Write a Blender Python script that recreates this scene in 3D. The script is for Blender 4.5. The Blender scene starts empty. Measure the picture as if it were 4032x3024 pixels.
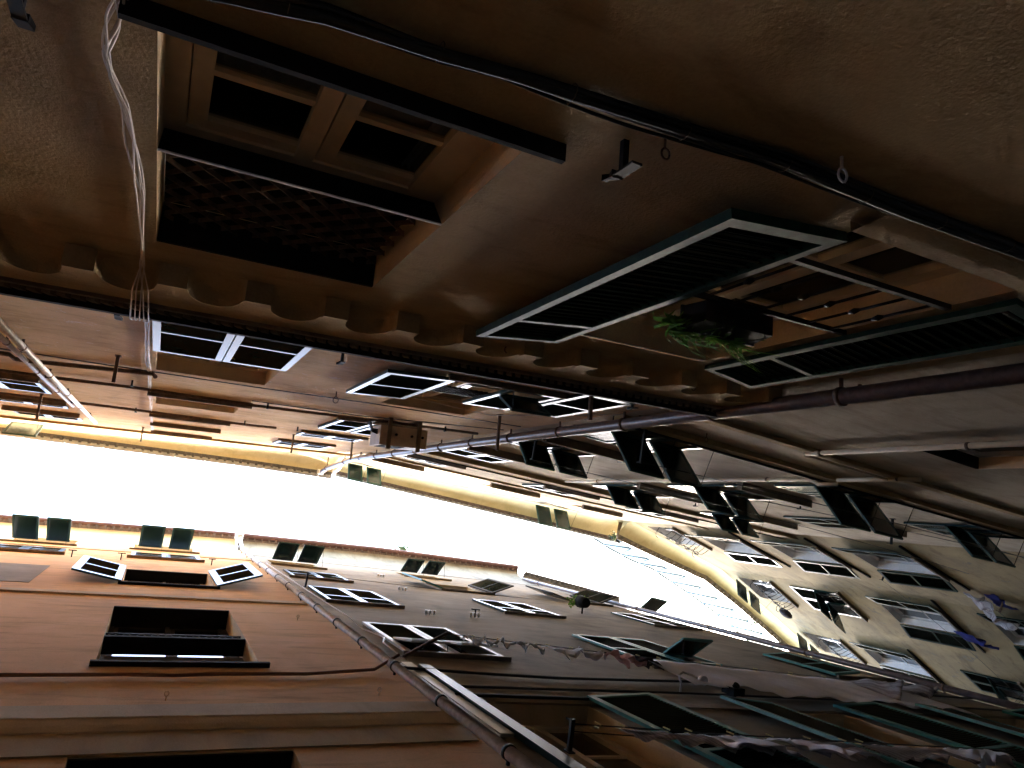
import bpy, math, random
from mathutils import Vector, Matrix
random.seed(7)
R = math.radians
scene = bpy.context.scene
col = scene.collection
EYE = 1.6          # eye height; every z below is measured from the eye

# ---------------------------------------------------------------- camera
def setup_camera():
    f = 2795.0
    z = Vector((611-2016, 1908-1512, f)).normalized()
    h = Vector((7200-2016, 2350-1512, f)); x = (h - z*h.dot(z)).normalized()
    y = z.cross(x)
    rows = (x, y, z)
    def c(i, s): return Vector([s*r[i] for r in rows])
    cx, cy, cz = c(0, 1), c(1, -1), c(2, -1)
    cam = bpy.data.cameras.new('camera'); o = bpy.data.objects.new('camera', cam); col.objects.link(o)
    m = Matrix((cx, cy, cz)).transposed().to_4x4(); m.translation = Vector((0, 0, EYE))
    o.matrix_world = m
    cam.sensor_width = 36; cam.lens = f/4032*36; cam.clip_start = 0.05; cam.clip_end = 500
    scene.camera = o
setup_camera()

# ---------------------------------------------------------------- materials
def nt(name):
    m = bpy.data.materials.new(name); m.use_nodes = True
    t = m.node_tree; b = t.nodes['Principled BSDF']; return m, t, b
def noise(t, scale, detail=4, rough=.55, vec=None, dist=0):
    n = t.nodes.new('ShaderNodeTexNoise'); n.inputs['Scale'].default_value = scale
    n.inputs['Detail'].default_value = detail; n.inputs['Roughness'].default_value = rough
    n.inputs['Distortion'].default_value = dist
    if vec: t.links.new(vec, n.inputs['Vector'])
    return n
def mapping(t, sc):
    tc = t.nodes.new('ShaderNodeTexCoord'); mp = t.nodes.new('ShaderNodeMapping')
    mp.inputs['Scale'].default_value = sc; t.links.new(tc.outputs['Object'], mp.inputs['Vector']); return mp.outputs[0]
def ramp(t, fac, stops):
    r = t.nodes.new('ShaderNodeValToRGB'); e = r.color_ramp.elements
    e[0].position, e[0].color = stops[0][0], (*stops[0][1], 1)
    e[1].position, e[1].color = stops[-1][0], (*stops[-1][1], 1)
    for p, c in stops[1:-1]:
        x = e.new(p); x.color = (*c, 1)
    t.links.new(fac, r.inputs[0]); return r.outputs[0]
def mix(t, fac, a, b, mode='MIX'):
    m = t.nodes.new('ShaderNodeMix'); m.data_type = 'RGBA'; m.blend_type = mode
    for s, v in ((0, fac), (6, a), (7, b)):
        if hasattr(v, 'links'): t.links.new(v, m.inputs[s])
        elif isinstance(v, (int, float)): m.inputs[s].default_value = v
        else: m.inputs[s].default_value = (*v, 1)
    return m.outputs[2]
def plaster(name, base, dark, light, rough=.9, stain=.5, patch=None, bump=.4, streak=(1.2, 1.2, .25), grain=70):
    m, t, b = nt(name)
    v = mapping(t, (1, 1, 1)); vs = mapping(t, streak)
    n1 = noise(t, .9, 6, .65, v, .6); n2 = noise(t, 2.2, 8, .72, vs, .5); n3 = noise(t, grain, 3, .6, v)
    c = ramp(t, n1.outputs[0], [(.28, dark), (.5, base), (.75, light)])
    st = ramp(t, n2.outputs[0], [(.38, tuple(x*.62 for x in dark)), (.52, (1, 1, 1)), (1, (1, 1, 1))])
    st = ramp(t, n2.outputs[0], [(.3, (.55, .5, .46)), (.5, (1, 1, 1)), (.62, (1, 1, 1)), (.75, (1.0, 1.0, 1.0))])
    c = mix(t, stain, c, st, 'MULTIPLY')
    if patch:
        n4 = noise(t, patch[1], 10, .75, v, 1.2)
        k = ramp(t, n4.outputs[0], [(patch[2], (0, 0, 0)), (patch[2]+.05, (1, 1, 1))])
        c = mix(t, k, c, patch[0])
    g = ramp(t, n3.outputs[0], [(.3, (.86, .86, .86)), (.7, (1, 1, 1))])
    c = mix(t, 1.0, c, g, 'MULTIPLY')
    t.links.new(c, b.inputs['Base Color']); b.inputs['Roughness'].default_value = rough
    b.inputs['Specular IOR Level'].default_value = .25
    bp = t.nodes.new('ShaderNodeBump'); bp.inputs['Strength'].default_value = bump; bp.inputs['Distance'].default_value = .01
    a = t.nodes.new('ShaderNodeMath'); a.operation = 'ADD'
    t.links.new(n3.outputs[0], a.inputs[0]); t.links.new(n2.outputs[0], a.inputs[1])
    t.links.new(a.outputs[0], bp.inputs['Height']); t.links.new(bp.outputs[0], b.inputs['Normal'])
    return m
def plain(name, c, rough=.5, metal=0, spec=.5, coat=0, var=.25, scale=6):
    m, t, b = nt(name)
    v = mapping(t, (1, 1, 1)); n = noise(t, scale, 6, .65, v, .4)
    lo = tuple(x*(1-var) for x in c); hi = tuple(min(1, x*(1+var)) for x in c)
    t.links.new(ramp(t, n.outputs[0], [(.3, lo), (.7, hi)]), b.inputs['Base Color'])
    b.inputs['Roughness'].default_value = rough; b.inputs['Metallic'].default_value = metal
    b.inputs['Specular IOR Level'].default_value = spec; b.inputs['Coat Weight'].default_value = coat
    b.inputs['Coat Roughness'].default_value = .12
    return m
M = {}
M['pA'] = plaster('ochre_plaster', (.40, .295, .16), (.29, .205, .105), (.49, .375, .215), stain=.85, bump=.55, grain=60, streak=(.5, .5, 1.4))  # base darkened to carry the dimmer light low in the lane
M['pAu'] = plaster('worn_lit_ochre_plaster', (.66, .47, .27), (.47, .32, .17), (.77, .59, .38), stain=.8, patch=((.74, .66, .58), 6.5, .60), streak=(.8, .8, 2.4))  # peeling patches; base lightened to carry the stronger light higher up
M['pB'] = plaster('grey_beige_plaster', (.47, .395, .285), (.34, .28, .195), (.58, .50, .38), stain=.7, streak=(.35, .35, 1.8))
M['pC'] = plaster('weathered_yellow_plaster', (.34, .255, .13), (.23, .18, .10), (.44, .335, .16), stain=.8, patch=((.22, .19, .13), 1.6, .58), streak=(.5, .5, 1.5))
M['pD'] = plaster('orange_plaster', (.82, .53, .27), (.69, .42, .20), (.89, .61, .34), stain=.75, streak=(.4, .4, 2))
M['ochreD'] = plaster('olive_ochre_band', (.46, .33, .15), (.36, .25, .11), (.55, .41, .2), stain=.5)
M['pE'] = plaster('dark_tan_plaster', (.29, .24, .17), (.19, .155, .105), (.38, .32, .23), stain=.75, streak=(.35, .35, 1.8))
M['jamb'] = plaster('light_ochre_reveal', (.74, .57, .36), (.60, .45, .27), (.82, .66, .45), stain=.3)
M['band'] = plaster('beige_band', (.62, .50, .32), (.5, .39, .24), (.70, .58, .4), stain=.35)
M['bandB'] = plaster('ochre_string', (.42, .30, .14), (.32, .22, .10), (.52, .38, .2), stain=.4)
M['cove'] = plaster('yellow_cove', (.60, .50, .28), (.50, .41, .21), (.68, .58, .36), stain=.3, bump=.1)
M['coveD'] = plaster('peach_cove', (.50, .38, .22), (.42, .31, .17), (.58, .45, .28), stain=.4, bump=.1)
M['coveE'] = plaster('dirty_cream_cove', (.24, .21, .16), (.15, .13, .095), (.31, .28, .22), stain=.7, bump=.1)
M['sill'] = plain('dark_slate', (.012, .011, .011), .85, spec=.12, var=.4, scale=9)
M['sillB'] = plain('old_stone_sill', (.17, .13, .09), .85, var=.45, scale=5)
M['tile'] = plain('terracotta_tile', (.11, .075, .06), .85, var=.5, scale=7)
M['slate'] = plain('roof_slate', (.10, .09, .085), .85, var=.4, scale=7)
M['gutterA'] = plain('zinc_gutter', (.34, .33, .33), .5, metal=.4, var=.25)
M['gutterE'] = plain('painted_copper_gutter', (.13, .065, .055), .6, metal=.0, spec=.2, var=.3)
M['green'] = plain('dark_green_gloss_paint', (.006, .024, .018), .30, spec=.3, coat=.0, var=.4)
M['green'].node_tree.nodes['Principled BSDF'].inputs['Specular Tint'].default_value = (.45, .7, 1, 1)  # blue sky reflection tinted into the sheen of the paint
M['slat'] = plain('dark_green_louvre_paint', (.006, .020, .016), .25, spec=.5, var=.4)
M['greennear'] = plain('weathered_green_paint', (.008, .032, .022), .62, spec=.12, var=.5, scale=14)
M['flapgreen'] = plain('dark_green_flap_paint', (.008, .045, .036), .5, spec=.3, var=.35)
M['teal'] = plain('teal_shutter_paint', (.03, .20, .18), .4, spec=.5, var=.35)
M['brownshut'] = plain('dark_brown_shutter', (.03, .022, .015), .7, spec=.15, coat=.0, var=.4)
M['cream'] = plain('cream_window_paint', (.66, .53, .35), .45, var=.12)
M['whitef'] = plain('white_frame_paint', (.62, .60, .58), .4, var=.1)
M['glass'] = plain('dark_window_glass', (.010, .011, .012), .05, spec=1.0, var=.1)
m, t, b = nt('clear_window_glass'); b.inputs['Base Color'].default_value = (.01, .011, .012, 1); b.inputs['Roughness'].default_value = .03; b.inputs['Specular IOR Level'].default_value = .8
tb = t.nodes.new('ShaderNodeBsdfTransparent'); tb.inputs[0].default_value = (.85, .88, .87, 1); mx = t.nodes.new('ShaderNodeMixShader'); mx.inputs[0].default_value = .72
t.links.new(b.outputs[0], mx.inputs[1]); t.links.new(tb.outputs[0], mx.inputs[2]); t.links.new(mx.outputs[0], t.nodes['Material Output'].inputs[0]); M['clearglass'] = m
M['greyblind'] = plain('grey_roller_blind', (.10, .09, .08), .95, spec=.05)
M['paleblue'] = plain('pale_blue_curtain', (.35, .45, .52), .9, var=.2)
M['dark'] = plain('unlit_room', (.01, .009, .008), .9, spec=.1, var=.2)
M['iron'] = plain('black_iron', (.008, .008, .009), .6, spec=.15, var=.3)
M['rust'] = plain('rusty_iron', (.12, .07, .045), .8, var=.5, scale=20)
M['brownpipe'] = plain('brown_pipe_paint', (.13, .095, .095), .36, spec=.6, var=.35, scale=14)
M['greypipe'] = plain('grey_pipe_paint', (.55, .54, .56), .5, metal=.1, var=.3, scale=12)
M['beigepipe'] = plain('beige_pipe_paint', (.60, .47, .31), .5, var=.1)
M['blackcable'] = plain('black_cable', (.010, .010, .011), .45, spec=.5)
M['whitecable'] = plain('white_cable', (.60, .53, .46), .5, var=.12)
M['cablepaint'] = plain('cable_painted_over', (.22, .09, .045), .7)
M['aluminium'] = plain('white_aluminium', (.62, .58, .50), .4, metal=.1, var=.06)
M['ac'] = plain('air_conditioner_enamel', (.45, .38, .28), .5, var=.2)
M['planter'] = plain('black_plastic', (.010, .009, .010), .7, spec=.15, var=.2)
M['shrub'] = plain('shrub_leaf', (.05, .10, .05), .6, var=.5)
M['mesh'] = None
M['stone'] = plain('paving_stone', (.07, .068, .065), .8, var=.3, scale=2)
M['curtain'] = plain('lace_curtain', (.50, .47, .42), .9, var=.3, scale=30)
def cloth_mat(name, c, stripe=None, trans=.35):
    m, t, b = nt(name)
    v = mapping(t, (1, 1, 1)); n = noise(t, 5, 5, .6, v, .3)
    cc = ramp(t, n.outputs[0], [(.3, tuple(x*.86 for x in c)), (.7, c)])
    if stripe:
        w = t.nodes.new('ShaderNodeTexWave'); w.inputs['Scale'].default_value = stripe[1]; w.inputs['Distortion'].default_value = 2
        t.links.new(v, w.inputs['Vector'])
        cc = mix(t, ramp(t, w.outputs[0], [(.4, (0, 0, 0)), (.6, (1, 1, 1))]), cc, stripe[0])
    t.links.new(cc, b.inputs['Base Color']); b.inputs['Roughness'].default_value = .9
    b.inputs['Specular IOR Level'].default_value = .1
    tr = t.nodes.new('ShaderNodeBsdfTranslucent'); t.links.new(cc, tr.inputs[0])
    mx = t.nodes.new('ShaderNodeMixShader'); mx.inputs[0].default_value = trans
    t.links.new(b.outputs[0], mx.inputs[1]); t.links.new(tr.outputs[0], mx.inputs[2])
    t.links.new(mx.outputs[0], t.nodes['Material Output'].inputs[0]); return m
M['leaf'] = cloth_mat('spider_plant_leaf', (.11, .21, .035), trans=.35)
M['sheet'] = cloth_mat('lilac_white_sheet', (.94, .92, .98), trans=.12)
M['stripesheet'] = cloth_mat('striped_bedding', (.66, .62, .63), ((.40, .36, .36), 9), trans=.5)
M['pink'] = cloth_mat('faded_pink_cloth', (.62, .38, .36))
M['grey'] = cloth_mat('grey_cloth', (.55, .51, .52))
M['whitecloth'] = cloth_mat('white_towel', (.82, .82, .82))
M['darkcloth'] = cloth_mat('dark_cloth', (.05, .045, .05), trans=.1)
M['bluecloth'] = cloth_mat('blue_violet_cloth', (.05, .055, .22))
M['peg'] = plain('wooden_peg', (.50, .42, .16), .6)
m, t, b = nt('terrace_net'); tb = t.nodes.new('ShaderNodeBsdfTransparent'); tb.inputs[0].default_value = (.035, .043, .045, 1)
t.links.new(tb.outputs[0], t.nodes['Material Output'].inputs[0]); M['mesh'] = m
M['fencebar'] = plain('blue_grey_bar', (.05, .10, .12), .6, spec=.2)

# ---------------------------------------------------------------- geometry helpers
class Fac:
    """a facade: u runs along the wall, o is metres out of the wall into the street, z up"""
    def __init__(s, x, y, ang, sg):
        a = R(ang); s.p = Vector((x, y, 0)); s.d = Vector((math.cos(a), math.sin(a), 0))
        s.n = Vector((-math.sin(a), math.cos(a), 0))*sg; s.sg = sg
    def W(s, u, o, z): return s.p + s.d*u + s.n*o + Vector((0, 0, z+EYE))
FA = Fac(0, -1.35, 1, 1); FB = Fac(5.1, -1.26, 7, 1); FC1 = Fac(17.0, .2, 20.6, 1); FC2 = Fac(21.56, 1.91, 32, 1)
FD = Fac(0, 1.75, 2.5, -1); FE = Fac(2.7, 1.9, 4.5, -1); FE2 = Fac(13.1, 2.75, 11.6, -1)

class PolyFac:
    def __init__(s, pts, blend=.7):
        s.pts = [Vector((*p, 0)) for p in pts]; s.cum = [0]
        for a, b_ in zip(s.pts, s.pts[1:]): s.cum.append(s.cum[-1]+(b_-a).length)
        s.blend = blend; s.sg = 1
    def W(s, u, o, z):
        j = 0
        while j < len(s.pts)-2 and u > s.cum[j+1]: j += 1
        d = (s.pts[j+1]-s.pts[j]).normalized(); p = s.pts[j]+d*(u-s.cum[j]); n = Vector((-d.y, d.x, 0))
        for q in range(1, len(s.pts)-1):
            t_ = (u-s.cum[q])/s.blend
            if abs(t_) < 1:
                a = (s.pts[q]-s.pts[q-1]).normalized(); b_ = (s.pts[q+1]-s.pts[q]).normalized(); k = (t_+1)/2
                m_ = a*(1-k)+b_*k; n = Vector((-m_.y, m_.x, 0)).normalized()
        return p+n*o+Vector((0, 0, z+EYE))
class MB:
    def __init__(s, fac=None): s.v = []; s.f = []; s.fac = fac; s.smooth = []
    def P(s, u, o, z):
        return s.fac.W(u, o, z) if s.fac else Vector((u, o, z))
    def poly(s, pts, sm=False):
        i = len(s.v); s.v += [s.P(*p) for p in pts]; s.f.append(tuple(range(i, i+len(pts)))); s.smooth.append(sm); return s
    def hexa(s, c):
        i = len(s.v); s.v += [s.P(*p) for p in c]
        for q in ((0, 3, 2, 1), (4, 5, 6, 7), (0, 1, 5, 4), (1, 2, 6, 5), (2, 3, 7, 6), (3, 0, 4, 7)):
            s.f.append(tuple(i+k for k in q)); s.smooth.append(False)
        return s
    def box(s, u0, u1, o0, o1, z0, z1):
        return s.hexa([(u0, o0, z0), (u1, o0, z0), (u1, o1, z0), (u0, o1, z0), (u0, o0, z1), (u1, o0, z1), (u1, o1, z1), (u0, o1, z1)])
    def bar(s, a, b, w, h=None, up=None):
        """square bar between two points given in facade coordinates"""
        h = h or w; A, B = s.P(*a), s.P(*b); d = (B-A)
        if d.length < 1e-6: return s
        d.normalize(); up = Vector((0, 0, 1)) if abs(d.z) < .9 else Vector((1, 0, 0))
        x = d.cross(up).normalized(); y = x.cross(d); i = len(s.v)
        for P in (A, B):
            for sx, sy in ((-1, -1), (1, -1), (1, 1), (-1, 1)): s.v.append(P + x*sx*w/2 + y*sy*h/2)
        for q in ((0, 3, 2, 1), (4, 5, 6, 7), (0, 1, 5, 4), (1, 2, 6, 5), (2, 3, 7, 6), (3, 0, 4, 7)):
            s.f.append(tuple(i+k for k in q)); s.smooth.append(False)
        return s
    def tube(s, pts, r, n=8, caps=True):
        P = [s.P(*p) for p in pts]; rs = r if isinstance(r, (list, tuple)) else [r]*len(P); i0 = len(s.v); prev = None
        for k, p in enumerate(P):
            t = (P[min(k+1, len(P)-1)]-P[max(k-1, 0)]).normalized()
            if prev is None:
                a = Vector((0, 0, 1)) if abs(t.z) < .9 else Vector((1, 0, 0)); x = t.cross(a).normalized()
            else: x = (prev - t*prev.dot(t)).normalized()
            prev = x; y = t.cross(x)
            for j in range(n):
                a = 2*math.pi*j/n; s.v.append(p + (x*math.cos(a)+y*math.sin(a))*rs[k])
        for k in range(len(P)-1):
            for j in range(n):
                a = i0+k*n; s.f.append((a+j, a+(j+1) % n, a+n+(j+1) % n, a+n+j)); s.smooth.append(True)
        if caps:
            s.f.append(tuple(i0+j for j in range(n))[::-1]); s.smooth.append(False)
            e = i0+(len(P)-1)*n; s.f.append(tuple(e+j for j in range(n))); s.smooth.append(False)
        return s
    def grid(s, rows, sm=True):
        i0 = len(s.v); nr, nc = len(rows), len(rows[0])
        for r in rows: s.v += [s.P(*p) for p in r]
        for a in range(nr-1):
            for b_ in range(nc-1):
                k = i0+a*nc+b_; s.f.append((k, k+1, k+nc+1, k+nc)); s.smooth.append(sm)
        return s
    def build(s, name, mat, parent=None, base=None, fix=True, solid=0):
        me = bpy.data.meshes.new(name); b0 = base if base is not None else (parent_base(parent) if parent else (s.v[0].copy() if s.v else Vector()))
        me.from_pydata([tuple(v-b0) for v in s.v], [], s.f); me.polygons.foreach_set('use_smooth', s.smooth)
        if fix:
            import bmesh
            bm = bmesh.new(); bm.from_mesh(me); bmesh.ops.recalc_face_normals(bm, faces=bm.faces); bm.to_mesh(me); bm.free()
        me.materials.append(mat); o = bpy.data.objects.new(name, me); col.objects.link(o)
        if parent: o.parent = parent
        else: o.location = b0
        if solid:
            md = o.modifiers.new('solid', 'SOLIDIFY'); md.thickness = solid
        return o
def parent_base(p):
    while p.parent: p = p.parent
    return p.location.copy()
def tag(o, label=None, cat=None, group=None, kind=None):
    for k, v in (('label', label), ('category', cat), ('group', group), ('kind', kind)):
        if v: o[k] = v
    return o
def empty(name, loc, label, cat, group=None):
    o = bpy.data.objects.new(name, None); col.objects.link(o); o.location = loc; return tag(o, label, cat, group)

# ---------------------------------------------------------------- building parts
JM = [None]
def wall(fac, parent, u0, u1, z0, z1, holes, mat, jmat, depth=.24, body=6., name='wall'):
    us = sorted({u0, u1, *[h[0] for h in holes], *[h[1] for h in holes]}); zs = sorted({z0, z1, *[h[2] for h in holes], *[h[3] for h in holes]})
    us = [u for u in us if u0 <= u <= u1]; zs = [z for z in zs if z0 <= z <= z1]
    m = MB(fac)
    for a, b_ in zip(us, us[1:]):
        for c, d in zip(zs, zs[1:]):
            mu, mz = (a+b_)/2, (c+d)/2
            if any(h[0] < mu < h[1] and h[2] < mz < h[3] for h in holes): continue
            m.poly([(a, 0, c), (b_, 0, c), (b_, 0, d), (a, 0, d)])
    m.poly([(u0, 0, z0), (u0, 0, z1), (u0, -body, z1), (u0, -body, z0)]); m.poly([(u1, 0, z0), (u1, 0, z1), (u1, -body, z1), (u1, -body, z0)])
    m.poly([(u0, -body, z0), (u1, -body, z0), (u1, -body, z1), (u0, -body, z1)])
    w = m.build(name, mat, parent, fix=False)
    JM[0] = jmat
    return w
def reveal(fac, parent, a, b_, c, d, D, floor=True):
    j = MB(fac)
    j.poly([(a, 0, c), (a, -D, c), (a, -D, d), (a, 0, d)]); j.poly([(b_, 0, c), (b_, -D, c), (b_, -D, d), (b_, 0, d)])
    j.poly([(a, 0, d), (b_, 0, d), (b_, -D, d), (a, -D, d)])
    if floor: j.poly([(a, 0, c), (b_, 0, c), (b_, -D, c), (a, -D, c)])
    return j.build('reveal', JM[0], parent, fix=False)
def window(fac, parent, u0, u1, z0, z1, D=.22, fmat='cream', trans=(.62,), fw=.06, room=0, rev=True, sill=None, sillmat='sillB'):
    m = MB(fac); o0, o1 = -D, -D+.06
    m.box(u0, u0+fw, o0, o1, z0, z1).box(u1-fw, u1, o0, o1, z0, z1).box(u0+fw, u1-fw, o0, o1, z0, z0+fw).box(u0+fw, u1-fw, o0, o1, z1-fw, z1)
    mu = (u0+u1)/2
    for a, b_ in ((u0+fw, mu-.004), (mu+.004, u1-fw)):
        s = fw*.95; p0, p1 = o0+.008, o1-.012
        m.box(a+.004, a+s, p0, p1, z0+fw+.004, z1-fw-.004).box(b_-s, b_, p0, p1+.02, z0+fw+.004, z1-fw-.004)
        m.box(a+s, b_-s, p0, p1, z0+fw+.004, z0+fw+s).box(a+s, b_-s, p0, p1, z1-fw-s, z1-fw-.004)
        for t_ in trans:
            zz = z0+(z1-z0)*t_; m.box(a+s, b_-s, p0, p1-.006, zz-.02, zz+.02)
    w = m.build('window', M[fmat], parent)
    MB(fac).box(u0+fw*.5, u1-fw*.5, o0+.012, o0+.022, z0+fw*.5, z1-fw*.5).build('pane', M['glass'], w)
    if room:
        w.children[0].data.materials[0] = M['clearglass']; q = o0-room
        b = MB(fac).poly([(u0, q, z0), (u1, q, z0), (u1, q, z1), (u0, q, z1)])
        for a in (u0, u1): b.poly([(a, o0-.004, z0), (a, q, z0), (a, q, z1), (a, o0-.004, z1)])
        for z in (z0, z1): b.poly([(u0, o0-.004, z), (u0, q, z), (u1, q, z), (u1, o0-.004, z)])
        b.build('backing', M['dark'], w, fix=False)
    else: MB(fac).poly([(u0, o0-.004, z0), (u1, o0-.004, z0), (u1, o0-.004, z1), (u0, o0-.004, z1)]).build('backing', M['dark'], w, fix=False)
    if rev: reveal(fac, w, u0, u1, z0, z1, D+.02)
    if sill:
        e, t_, pr = sill
        MB(fac).box(u0-e, u1+e, .001, pr, z0-t_, z0-.002).build('sill', M[sillmat], w)
    return w
def leaf(fac, parent, hu, ho, ang, w, z0, z1, side=1, flap=None, mat='green', smat='slat', pitch=.05, fr=.065, th=.035, mid=None, flapz=None):
    """louvred shutter leaf: hinge at (hu, ho), running from the hinge at angle ang out of the wall; side=+1 towards larger u"""
    ca, sa = math.cos(R(ang))*side, math.sin(R(ang))
    def L(s, t, z): return (hu+ca*s - sa*side*t*0 + (-sa*side)*t, ho+sa*s+abs(math.cos(R(ang)))*t, z)
    def lb(m, s0, s1, t0, t1, a, b_):
        m.hexa([L(s0, t0, a), L(s1, t0, a), L(s1, t1, a), L(s0, t1, a), L(s0, t0, b_), L(s1, t0, b_), L(s1, t1, b_), L(s0, t1, b_)])
    m = MB(fac)
    lb(m, 0, fr, 0, th, z0, z1); lb(m, w-fr, w, 0, th, z0, z1); lb(m, fr, w-fr, 0, th, z0, z0+fr*1.3); lb(m, fr, w-fr, 0, th, z1-fr, z1)
    zm = z0+(z1-z0)*(mid if mid else .42); lb(m, fr, w-fr, .002, th-.002, zm-fr*.4, zm+fr*.4)
    o = m.build('shutter', M[mat], parent)
    regs = [(z0+fr*1.3, zm-fr*.4), (zm+fr*.4, z1-fr)]
    s = MB(fac)
    for k, (a, b_) in enumerate(regs):
        if flap and k == 0: continue
        z = a+pitch*.5
        while z < b_-.01:
            s.hexa([L(fr, .004, z+.016), L(w-fr, .004, z+.016), L(w-fr, .010, z+.022), L(fr, .010, z+.022),
                    L(fr, .030-.006, z-.016), L(w-fr, .030-.006, z-.016), L(w-fr, .032, z-.006), L(fr, .032, z-.006)]); z += pitch
        s.poly([L(fr, .002, a), L(w-fr, .002, a), L(w-fr, .002, b_), L(fr, .002, b_)])
    s.build('louvres', M[smat], o, fix=False)
    if flap:
        a, b_ = regs[0]; flap_panel(fac, o, L, fr, w-fr, b_, b_-a, flap, mat, smat, pitch)
    return o
def flap_panel(fac, parent, L, s0, s1, zt, ln, ang, mat, smat, pitch, name='flap', t0=.03):
    c, s_ = math.cos(R(ang)), math.sin(R(ang))
    def F(s, d, t): return L(s, t0+d*s_+t*c, zt-d*c+t*s_)
    def fb(m, a, b_, d0, d1, t0_, t1_):
        m.hexa([F(a, d0, t0_), F(b_, d0, t0_), F(b_, d1, t0_), F(a, d1, t0_), F(a, d0, t1_), F(b_, d0, t1_), F(b_, d1, t1_), F(a, d1, t1_)])
    fr = .05; m = MB(fac)
    fb(m, s0, s0+fr, 0, ln, 0, .03); fb(m, s1-fr, s1, 0, ln, 0, .03); fb(m, s0+fr, s1-fr, 0, fr, 0, .03); fb(m, s0+fr, s1-fr, ln-fr, ln, 0, .03)
    o = m.build(name, M[mat], parent)
    q = MB(fac); d = fr+.02
    while d < ln-fr-.01: fb(q, s0+fr, s1-fr, d, d+pitch*.8, .006, .012); d += pitch
    q.poly([F(s0+fr, fr, .004), F(s1-fr, fr, .004), F(s1-fr, ln-fr, .004), F(s0+fr, ln-fr, .004)])
    # a panel under a panel: the louvres of a flap stay one mesh with it
    bm_join(o, q, M[smat])
    r = MB(fac); 
    p1 = F(s1-.02, ln*.95, .0); p2 = L(s1+.0, .02, zt-ln*.9)
    r.bar(p2, p1, .008); bm_join(o, r, M['iron'])
    return o
def bm_join(o, mb, mat):
    me = o.data; b0 = parent_base(o); n = len(me.vertices)
    vs = [tuple(v.co) for v in me.vertices]+[tuple(v-b0) for v in mb.v]
    fs = [tuple(p.vertices) for p in me.polygons]+[tuple(i+n for i in f) for f in mb.f]
    mi = [p.material_index for p in me.polygons]+[len(me.materials)]*len(mb.f); mats = list(me.materials)+[mat]
    new = bpy.data.meshes.new(me.name); new.from_pydata(vs, [], fs)
    for x in mats: new.materials.append(x)
    new.polygons.foreach_set('material_index', mi); o.data = new
def closed_pair(fac, parent, u0, u1, z0, z1, o=.0, flap=None, **k):
    m_ = (u0+u1)/2
    leaf(fac, parent, u0, o, 0, m_-u0-.006, z0, z1, 1, flap, **k); leaf(fac, parent, u1, o, 0, u1-m_-.006, z0, z1, -1, flap, **k)
def eave(fac, parent, pts, zc, ze, cmat, rmat, gmat, gr=.07, name='eave', back=1.6):
    """pts: (u, out, zc offset) along the wall; cove from the wall top to the eave edge, roof tiles, gutter with brackets"""
    cr, tr, rr = [], [], []
    for p in pts:
        u, e = p[0], p[1]; c0 = zc+(p[2] if len(p) > 2 else 0); w = max(e-.13, .04); row = [(u, .0, c0-.0)]
        row.insert(0, (u, .012, c0-.05)); row.insert(0, (u, .0, c0-.05))
        for k in range(1, 9):
            a = math.pi/2*k/8; row.append((u, .012+w*(1-math.cos(a)), c0+(ze-.14-c0)*math.sin(a)))
        cr.append(row); tr.append([(u, w+.012, ze-.14), (u, e-.02, ze-.10), (u, e-.01, ze-.03), (u, e-.4, ze+.10), (u, -back, ze+back*.42)])
    cv = MB(fac).grid(cr)
    for row in (cr[0], cr[-1]): cv.poly(row[1:]+[(row[0][0], -.3, ze-.14), (row[0][0], -.3, zc-.05)])
    cv.build('cornice_cove', cmat, parent, fix=False)
    r = MB(fac).grid(tr, False)
    # tile ends as little half rounds under the edge
    for a, b_ in zip(pts, pts[1:]):
        n = max(1, int(abs(b_[0]-a[0])/.22))
        for k in range(n):
            t_ = k/n; u = a[0]+(b_[0]-a[0])*t_; e = a[1]+(b_[1]-a[1])*t_
            r.tube([(u, e-.28, ze-.095), (u, e+.015, ze-.105)], .045, 6)
    r.build('roof', rmat, parent, fix=False)
    g = MB(fac); rows = []
    for p in pts:
        rows.append([(p[0], p[1]+.03+gr*math.cos(a), ze-.05+gr*math.sin(a)) for a in [math.pi+math.pi*k/8 for k in range(9)]])
    g.grid(rows); rows2 = [[(p[0], p[1]+.03+(gr-.006)*math.cos(a), ze-.048+(gr-.006)*math.sin(a)) for a in [math.pi+math.pi*k/8 for k in range(9)]] for p in pts]
    g.grid(rows2)
    for a, b_ in zip(pts, pts[1:]):
        n = max(1, int(abs(b_[0]-a[0])/.8))
        for k in range(n):
            t_ = (k+.5)/n; u = a[0]+(b_[0]-a[0])*t_; e = a[1]+(b_[1]-a[1])*t_
            q = [(u, e+.03+(gr+.008)*math.cos(x), ze-.05+(gr+.008)*math.sin(x)) for x in [math.pi*.98+math.pi*1.04*k2/8 for k2 in range(9)]]
            g.tube(q, .010, 5)
    g.build('gutter', gmat, parent, fix=False)

# ---------------------------------------------------------------- ground
g = MB(); g.poly([(-60, -60, 0), (90, -60, 0), (90, 60, 0), (-60, 60, 0)])
tag(g.build('street', M['stone'], None, Vector((0, 0, 0))), kind='structure')

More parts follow.
